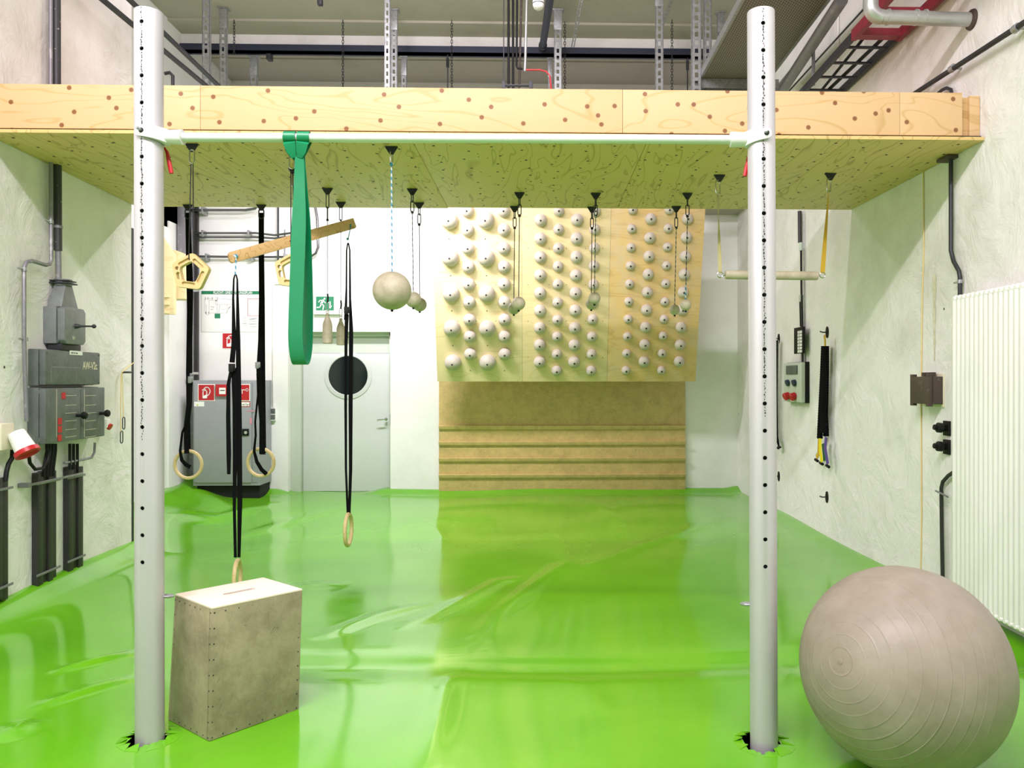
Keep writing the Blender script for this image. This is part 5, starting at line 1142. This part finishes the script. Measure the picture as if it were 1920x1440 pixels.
def chain(label, px, y0, y1, cz):
    p = P(px, y0, cz); q_ = P(px, y1, cz); p.y = q_.y; p.z = min(p.z, ZC - .005); t = thing('hanging_chain', label, 'chain', q_, 'thin chains hanging from the ceiling')
    mb = MB(); z = p.z; k = 0
    while z > q_.z: mb.link((p.x, p.y, z), (p.x, p.y, z - .045), .022, .0035, V((1, 0, 0)) if k % 2 else V((0, 1, 0)), 4); z -= .036; k += 1
    mb.build('links', M_dark, t)
chain('short chain between the left strut pair and the dark beam', 439, 37, 98, 9.6)
chain('chain hanging down left of the paired struts', 643, 37, 170, 9.6)
chain('chain hanging left of the five vertical pipes', 847, 37, 170, 9.6)
chain('chain hanging just right of the wide double strut', 1059, 40, 170, 9.6)
chain('chain hanging left of the cable tray', 1260, 37, 170, 9.6)
def vpipe(label, pts, cz, rpx, m, name='vertical_pipe', cat='pipe', group=None):
    p = [P(x, y, cz) for x, y in pts]; t = thing(name, label, cat, p[-1], group); mb = MB(); mb.tube(p, rpx / F * cz, 10); mb.build('tube', m, t); return t
GP = 'bundle of vertical pipes above the loft'
vpipe('leftmost black vertical pipe of the ceiling bundle', [(953.5, -60), (953.5, 172)], 8.4, 2.3, M_black, group=GP)
vpipe('second black vertical pipe of the ceiling bundle', [(962, -60), (962, 172)], 8.4, 2.3, M_black, group=GP)
vpipe('third black pipe, bending right at half height', [(970, -60), (968.5, 124), (971, 128), (980, 129)], 8.3, 2.1, M_black, group=GP)
vpipe('rusty brown vertical pipe of the ceiling bundle', [(979, -60), (973.5, 172)], 8.5, 2.0, M_brown, group=GP)
vpipe('silver vertical pipe ending where the red cables start', [(989, -60), (985, 110), (984, 133)], 8.4, 2.6, M_silver, group=GP)
vpipe('pair of red cables bending down behind the front beam', [(984, 131), (1012, 131), (1024, 134), (1031, 142), (1034, 172)], 8.4, 1.6, M_red, name='red_cable', cat='cable')
sd = P(1009.5, 3, 8.2); t = thing('smoke_detector', 'round white smoke detector at the top of the picture', 'smoke detector', sd)
mb = MB(); r_ = 11 / F * 8.2; mb.lathe([(r_ * .45, -.085), (r_ * .8, -.07), (r_, -.035), (r_, 0), (r_ * .9, .02), (r_ * .9, .04)], sd, (0, 0, 1), 28); mb.build('detector_head', M_sign_white, t)
mb = MB(); mb.lathe([(r_ + .001, -.03), (r_ + .002, -.03), (r_ + .002, -.022), (r_ + .001, -.022)], sd, (0, 0, 1), 28); mb.build('vent_slot', M_dark, t)
mb = MB(); mb.cyl(sd + V((0, 0, .04)), V((sd.x, sd.y, ZC)), .02); mb.build('stem', M_sign_white, t)
a, b = P(1034, -20, 8.3), P(1018, 84, 9.9); t = thing('diagonal_duct', 'thick black slanting pipe ending at the white ceiling beam', 'pipe', b); mb = MB(); mb.cyl(a, b, .045, n=16); mb.build('tube', M_ledge, t); mb = MB(); mb.cyl(b, b + (b - a).normalized() * .05, .055, n=16); mb.build('end_collar', M_dark, t)
for (pa, pb3, lab) in (((1092, -10, 8.6), (1074, 88, 9.6), 'thin slanting brace right of the wide double strut'), ((1264, -10, 8.6), (1241, 48, 9.5), 'thin slanting brace right of the lone strut'),):
    a, b = P(*pa), P(*pb3); t = thing('slanting_brace', lab, 'brace', b, 'thin slanting braces'); mb = MB(); d = V((.03, 0, 0)); mb.tube([a - d / 2, b - d / 2], .008, 6); mb.tube([a + d / 2, b + d / 2], .008, 6)
    for k in range(8): q_ = a.lerp(b, k / 8); mb.tube([q_ - d / 2, q_ + d / 2], .006, 5)
    mb.build('slotted_bar', M_steel, t)
for x, lab in ((601, 'small dark clip at the top edge left of centre'),):
    p = P(x, 3, 8.4); t = thing('ceiling_clip', lab, 'bracket', p); mb = MB(); mb.box(p.x - .03, p.x + .02, p.y - .03, p.y + .03, p.z - .04, p.z + .1, .004); mb.cyl(p + V((0, 0, .1)), V((p.x, p.y, ZC)), .008); mb.build('clip_body', M_dark, t)
p = P(504, 97, 10.02); t = thing('beam_clamp', 'dark clamp hanging under the blue beam on the left', 'bracket', p); mb = MB(); mb.box(p.x - .03, p.x + .03, p.y - .02, p.y + .08, p.z - .1, p.z + .09, .004); mb.cyl(p + V((.03, 0, -.02)), p + V((.07, 0, .02)), .012); mb.build('clamp_body', M_dark, t)
for x, lab in ((839, 'thin drop rod under the beam left of the pipe bundle'), (1292, 'thin drop rod under the beam left of the cable tray')):
    p = P(x, 103, 10.02); p.y = 10.08; t = thing('drop_rod', lab, 'rod', (p.x, p.y, 4.6), 'thin dark drop rods'); mb = MB(); mb.cyl((p.x, p.y, 4.6), (p.x, p.y, 5.77), .008, n=6); mb.build('rod', M_dark, t); mb = MB(); mb.cyl((p.x, p.y, 5.6), (p.x, p.y, 5.72), .02, n=8); mb.build('turnbuckle', M_dark, t)
p0, p1 = P(941, 165, 8.3), P(999, 165, 8.3); t = thing('pipe_rack', 'small dark rack holding the foot of the vertical pipes', 'bracket', p0)
mb = MB(); mb.box(p0.x, p1.x, p0.y - .03, p0.y + .03, p0.z - .04, p0.z - .01, .003); mb.box(p0.x + .03, p1.x - .03, p0.y - .02, p0.y + .02, p0.z + .02, p0.z + .035, .003)
for x in (p0.x + .02, p1.x - .02): mb.box(x - .02, x + .02, p0.y - .03, p0.y + .03, p0.z - .04, p0.z + .07, .003)
mb.build('rack_frame', M_dark, t)
mb = MB(); [mb.cyl((x, p0.y, p0.z), (x, p0.y, ZC), .006, n=6) for x in (p0.x + .02,)]; mb.build('drop_rod', M_dark, t)
# perforated cable tray running towards the viewer
ytr = P(1313, 150, 8.1).y; tx0 = P(1313, 150, 8.1).x; tz = P(1313, 150, 8.1).z; tx1 = tx0 + .72; yn = 3.6
ty = thing('cable_tray', 'wide perforated metal cable tray hung above the right side of the loft', 'cable tray', ((tx0 + tx1) / 2, 5.5, tz), )
mb = MB(); mb.sm = False; mb.box(tx0, tx1, yn, ytr, tz, tz + .003); mb.build('perforated_base', M_tray, ty)
for x in (tx0, tx1): mb = MB(); mb.sm = False; mb.box(x - .012, x + .012, yn, ytr, tz - .004, tz + .075, .002); mb.build('side_rail', M_steel, ty)
mb = MB(); mb.sm = False; mb.box(tx0 - .08, tx1 + .1, ytr - .05, ytr, tz - .05, tz - .004); mb.box(tx0 - .08, tx1 + .1, ytr - .05, ytr - .045, tz - .10, tz - .05); mb.build('support_bracket', M_steel, ty)
mb = MB(); mb.sm = False; mb.box(tx0 - .05, tx0 + .85, ytr + .02, ytr + .06, tz - .16, tz - .06); mb.build('cross_channel', M_steel, ty)
# large grey pipe
def ypipe(label, pa, pb3, cza, r, m, name, cat='pipe', ext=0):
    a = P(pa[0], pa[1], cza); k = (CY - pa[1]) / (CY - pb3[1]); b = P(pb3[0], pb3[1], cza * k); d = b - a
    if ext: b = b + d.normalized() * ext
    t = thing(name, label, cat, a); mb = MB(); mb.tube([a, b], r, 18); mb.build('tube', m, t); return a, b, t
a, b, t = ypipe('large grey pipe running overhead to the right of the right post', (1468, 168), (1578, 0), 8.0, .052, M_greypipe, 'overhead_pipe')
a, b, t = ypipe('upper dark pipe rail running along the left wall overhead', (411, 162), (243, 0), 8.0, .022, M_dark, 'dark_rail', ext=4)
a, b, t = ypipe('lower dark pipe rail running along the left wall overhead', (388, 162), (193, 0), 7.5, .022, M_dark, 'dark_rail', ext=4)
a, b = WR.hit(1714, 176, .06), WR.hit(1921, 42, .06); t = thing('wall_rail', 'black diagonal handrail pipe on the upper right wall', 'pipe', a); mb = MB(); mb.tube([a, b + (b - a) * .2], .017, 14); mb.build('tube', M_dark, t)
for px, py in ((1786, 128), (1905, 53)):
    c = WR.hit(px, py, .06); mb = MB(); mb.cyl(c, V((2.79, c.y, c.z)), .008, n=8); mb.lathe([(.017, -.02), (.024, -.02), (.024, .02), (.017, .02)], c, (0, 1, -.05), 12); mb.build('rail_clamp', M_steel, t)
p = WR.hit(1766, 172, .03); q_ = WR.hit(1785, 182, .03); t = thing('pipe_hook', 'small black hooked pipe end above the loft near the right wall', 'pipe', q_)
mb = MB(); mb.tube([WR.hit(1758, 176, .03), WR.hit(1766, 169, .03), WR.hit(1775, 165, .03), WR.hit(1783, 168, .03), WR.hit(1785, 184, .03)], .012, 10); mb.build('tube', M_dark, t)
# cable ladder, grey far part and red near part
lz = 4.07; lx0, lx1 = 2.36, 2.70; y0_, y1_, y2_ = 3.9, 5.75, 7.4
cl2 = thing('cable_ladder', 'dark grey cable ladder along the upper right wall above the loft', 'cable ladder', (lx0, y2_, lz))
mb = MB(); mb.sm = False
for x in (lx0, lx1): mb = MB(); mb.sm = False; mb.box(x - .015, x + .015, y1_, y2_, lz, lz + .06); mb.build('side_rail', M_dark, cl2)
for k in range(6): mb = MB(); y = y1_ + .14 + k * .29; mb.box(lx0, lx1, y - .012, y + .012, lz + .005, lz + .02); mb.build('rung', M_dark, cl2)
mb = MB(); mb.tube([(lx1 - .1, y1_, lz + .03), (lx1 - .14, y2_, lz + .03)], .015, 8); mb.tube([(lx0 + .1, y1_, lz + .04), (lx0 + .2, y2_, lz + .04)], .012, 8); mb.build('cable', M_black, cl2)
cr = thing('cable_ladder', 'dark red painted cable ladder section behind the silver duct', 'cable ladder', (lx0, y1_, lz))
for x in (lx0, lx1 + .0): mb = MB(); mb.sm = False; mb.box(x - .018, x + .018, y0_ - .3, y1_ - .02, lz - .01, lz + .07); mb.build('side_rail', M_redpaint, cr)
for y, d_ in ((y1_ - .1, .07), (y1_ - .42, .07), (y1_ - .82, .02), (y1_ - 1.2, .02), (y1_ - 1.55, .02)): mb = MB(); mb.sm = False; mb.box(lx0, lx1, y - .012, y + d_, lz - .005, lz + .05); mb.build('rung', M_redpaint, cr)
# silver duct
wy = 4.86; dzc = P(1700, 16, 4.8).z; xl = P(1668, 12, 4.8).x; t = thing('silver_duct', 'silver metal duct with elbow entering the upper right wall', 'duct', (2.7, wy, dzc)); rD = .044
mb = MB(); mb.cyl((xl, wy, dzc), (2.765, wy, dzc - .01), rD, n=24); mb.build('straight_tube', M_silver, t)
mb = MB(); mb.tube([V((xl, wy, dzc)) + V((-.07 * math.sin(a), 0, .07 - .07 * math.cos(a))) for a in [i * math.pi / 16 for i in range(9)]] + [V((xl - .07, wy, dzc + .35))], rD + .003, 20); mb.build('elbow', M_silver, t)
for x in (xl + .04, P(1735, 15, 4.8).x, P(1752, 15, 4.8).x): mb = MB(); mb.lathe([(rD, -.006), (rD + .006, -.006), (rD + .006, .006), (rD, .006)], (x, wy, dzc), (1, 0, 0), 24); mb.build('joint_ring', M_silver, t)
mb = MB(); mb.lathe([(rD, 0), (.068, 0), (.062, -.02), (rD, -.03)], (WR.hit(1848, 20, 0).x + .005, wy, dzc - .01), (1, 0, 0), 24); mb.build('wall_collar', M_brown, t)
# white conduits near the right pipes
def cpipe(label, pts, r, m, name='white_rod', cat='pipe', group='thin white rods above the right loft end'):
    p = [P(*q) for q in pts]; t = thing(name, label, cat, p[-1], group); mb = MB(); mb.tube(p, r, 8); mb.build('tube', m, t)
cpipe('long thin white vertical rod through the cable ladder', [(1571, -30, 7), (1572, 135, 7)], .009, M_radi)
cpipe('short thin white vertical rod beside the red ladder', [(1619, -20, 6.4), (1619, 86, 6.4)], .008, M_radi)
cpipe('white conduit with a bend below the large grey pipe', [(1456, 165, 8.5), (1485, 130, 7.8), (1515, 88, 7.2), (1522, 80, 7.1), (1525, 84, 7.1), (1525, 160, 7.1)], .016, M_greypipe, name='bent_conduit')
cpipe('slim dark conduit line along the upper right wall', [(1480, 170, 8.0), (1635, 0, 5.95)], .008, M_dark, name='slim_conduit')
# dark fittings on upper left wall between post and rail
cpipe('small dark hooked pipe above the loft right of the left post', [(309, 138, 6.2), (318, 136, 6.2), (324, 142, 6.2), (324, 175, 6.2), (324, 294, 6.2)], .014, M_dark, name='hooked_pipe', group='hooks')
lamp(-2.4, .6, .35, 5.68, 'long batten lamp over the front of the room'); lamp(-2.95, -1.75, 1.3, 5.56, 'added short fill lamp over the front left of the room'); lamp(.85, 2.35, .1, 5.58, 'short batten lamp over the front right of the room'); lamp(-2.65, -1.15, 7.95, 4.02, 'batten lamp hidden behind the loft'); lamp(-2.5, .5, 6.2, 5.97, 'added fill lamp above the loft')
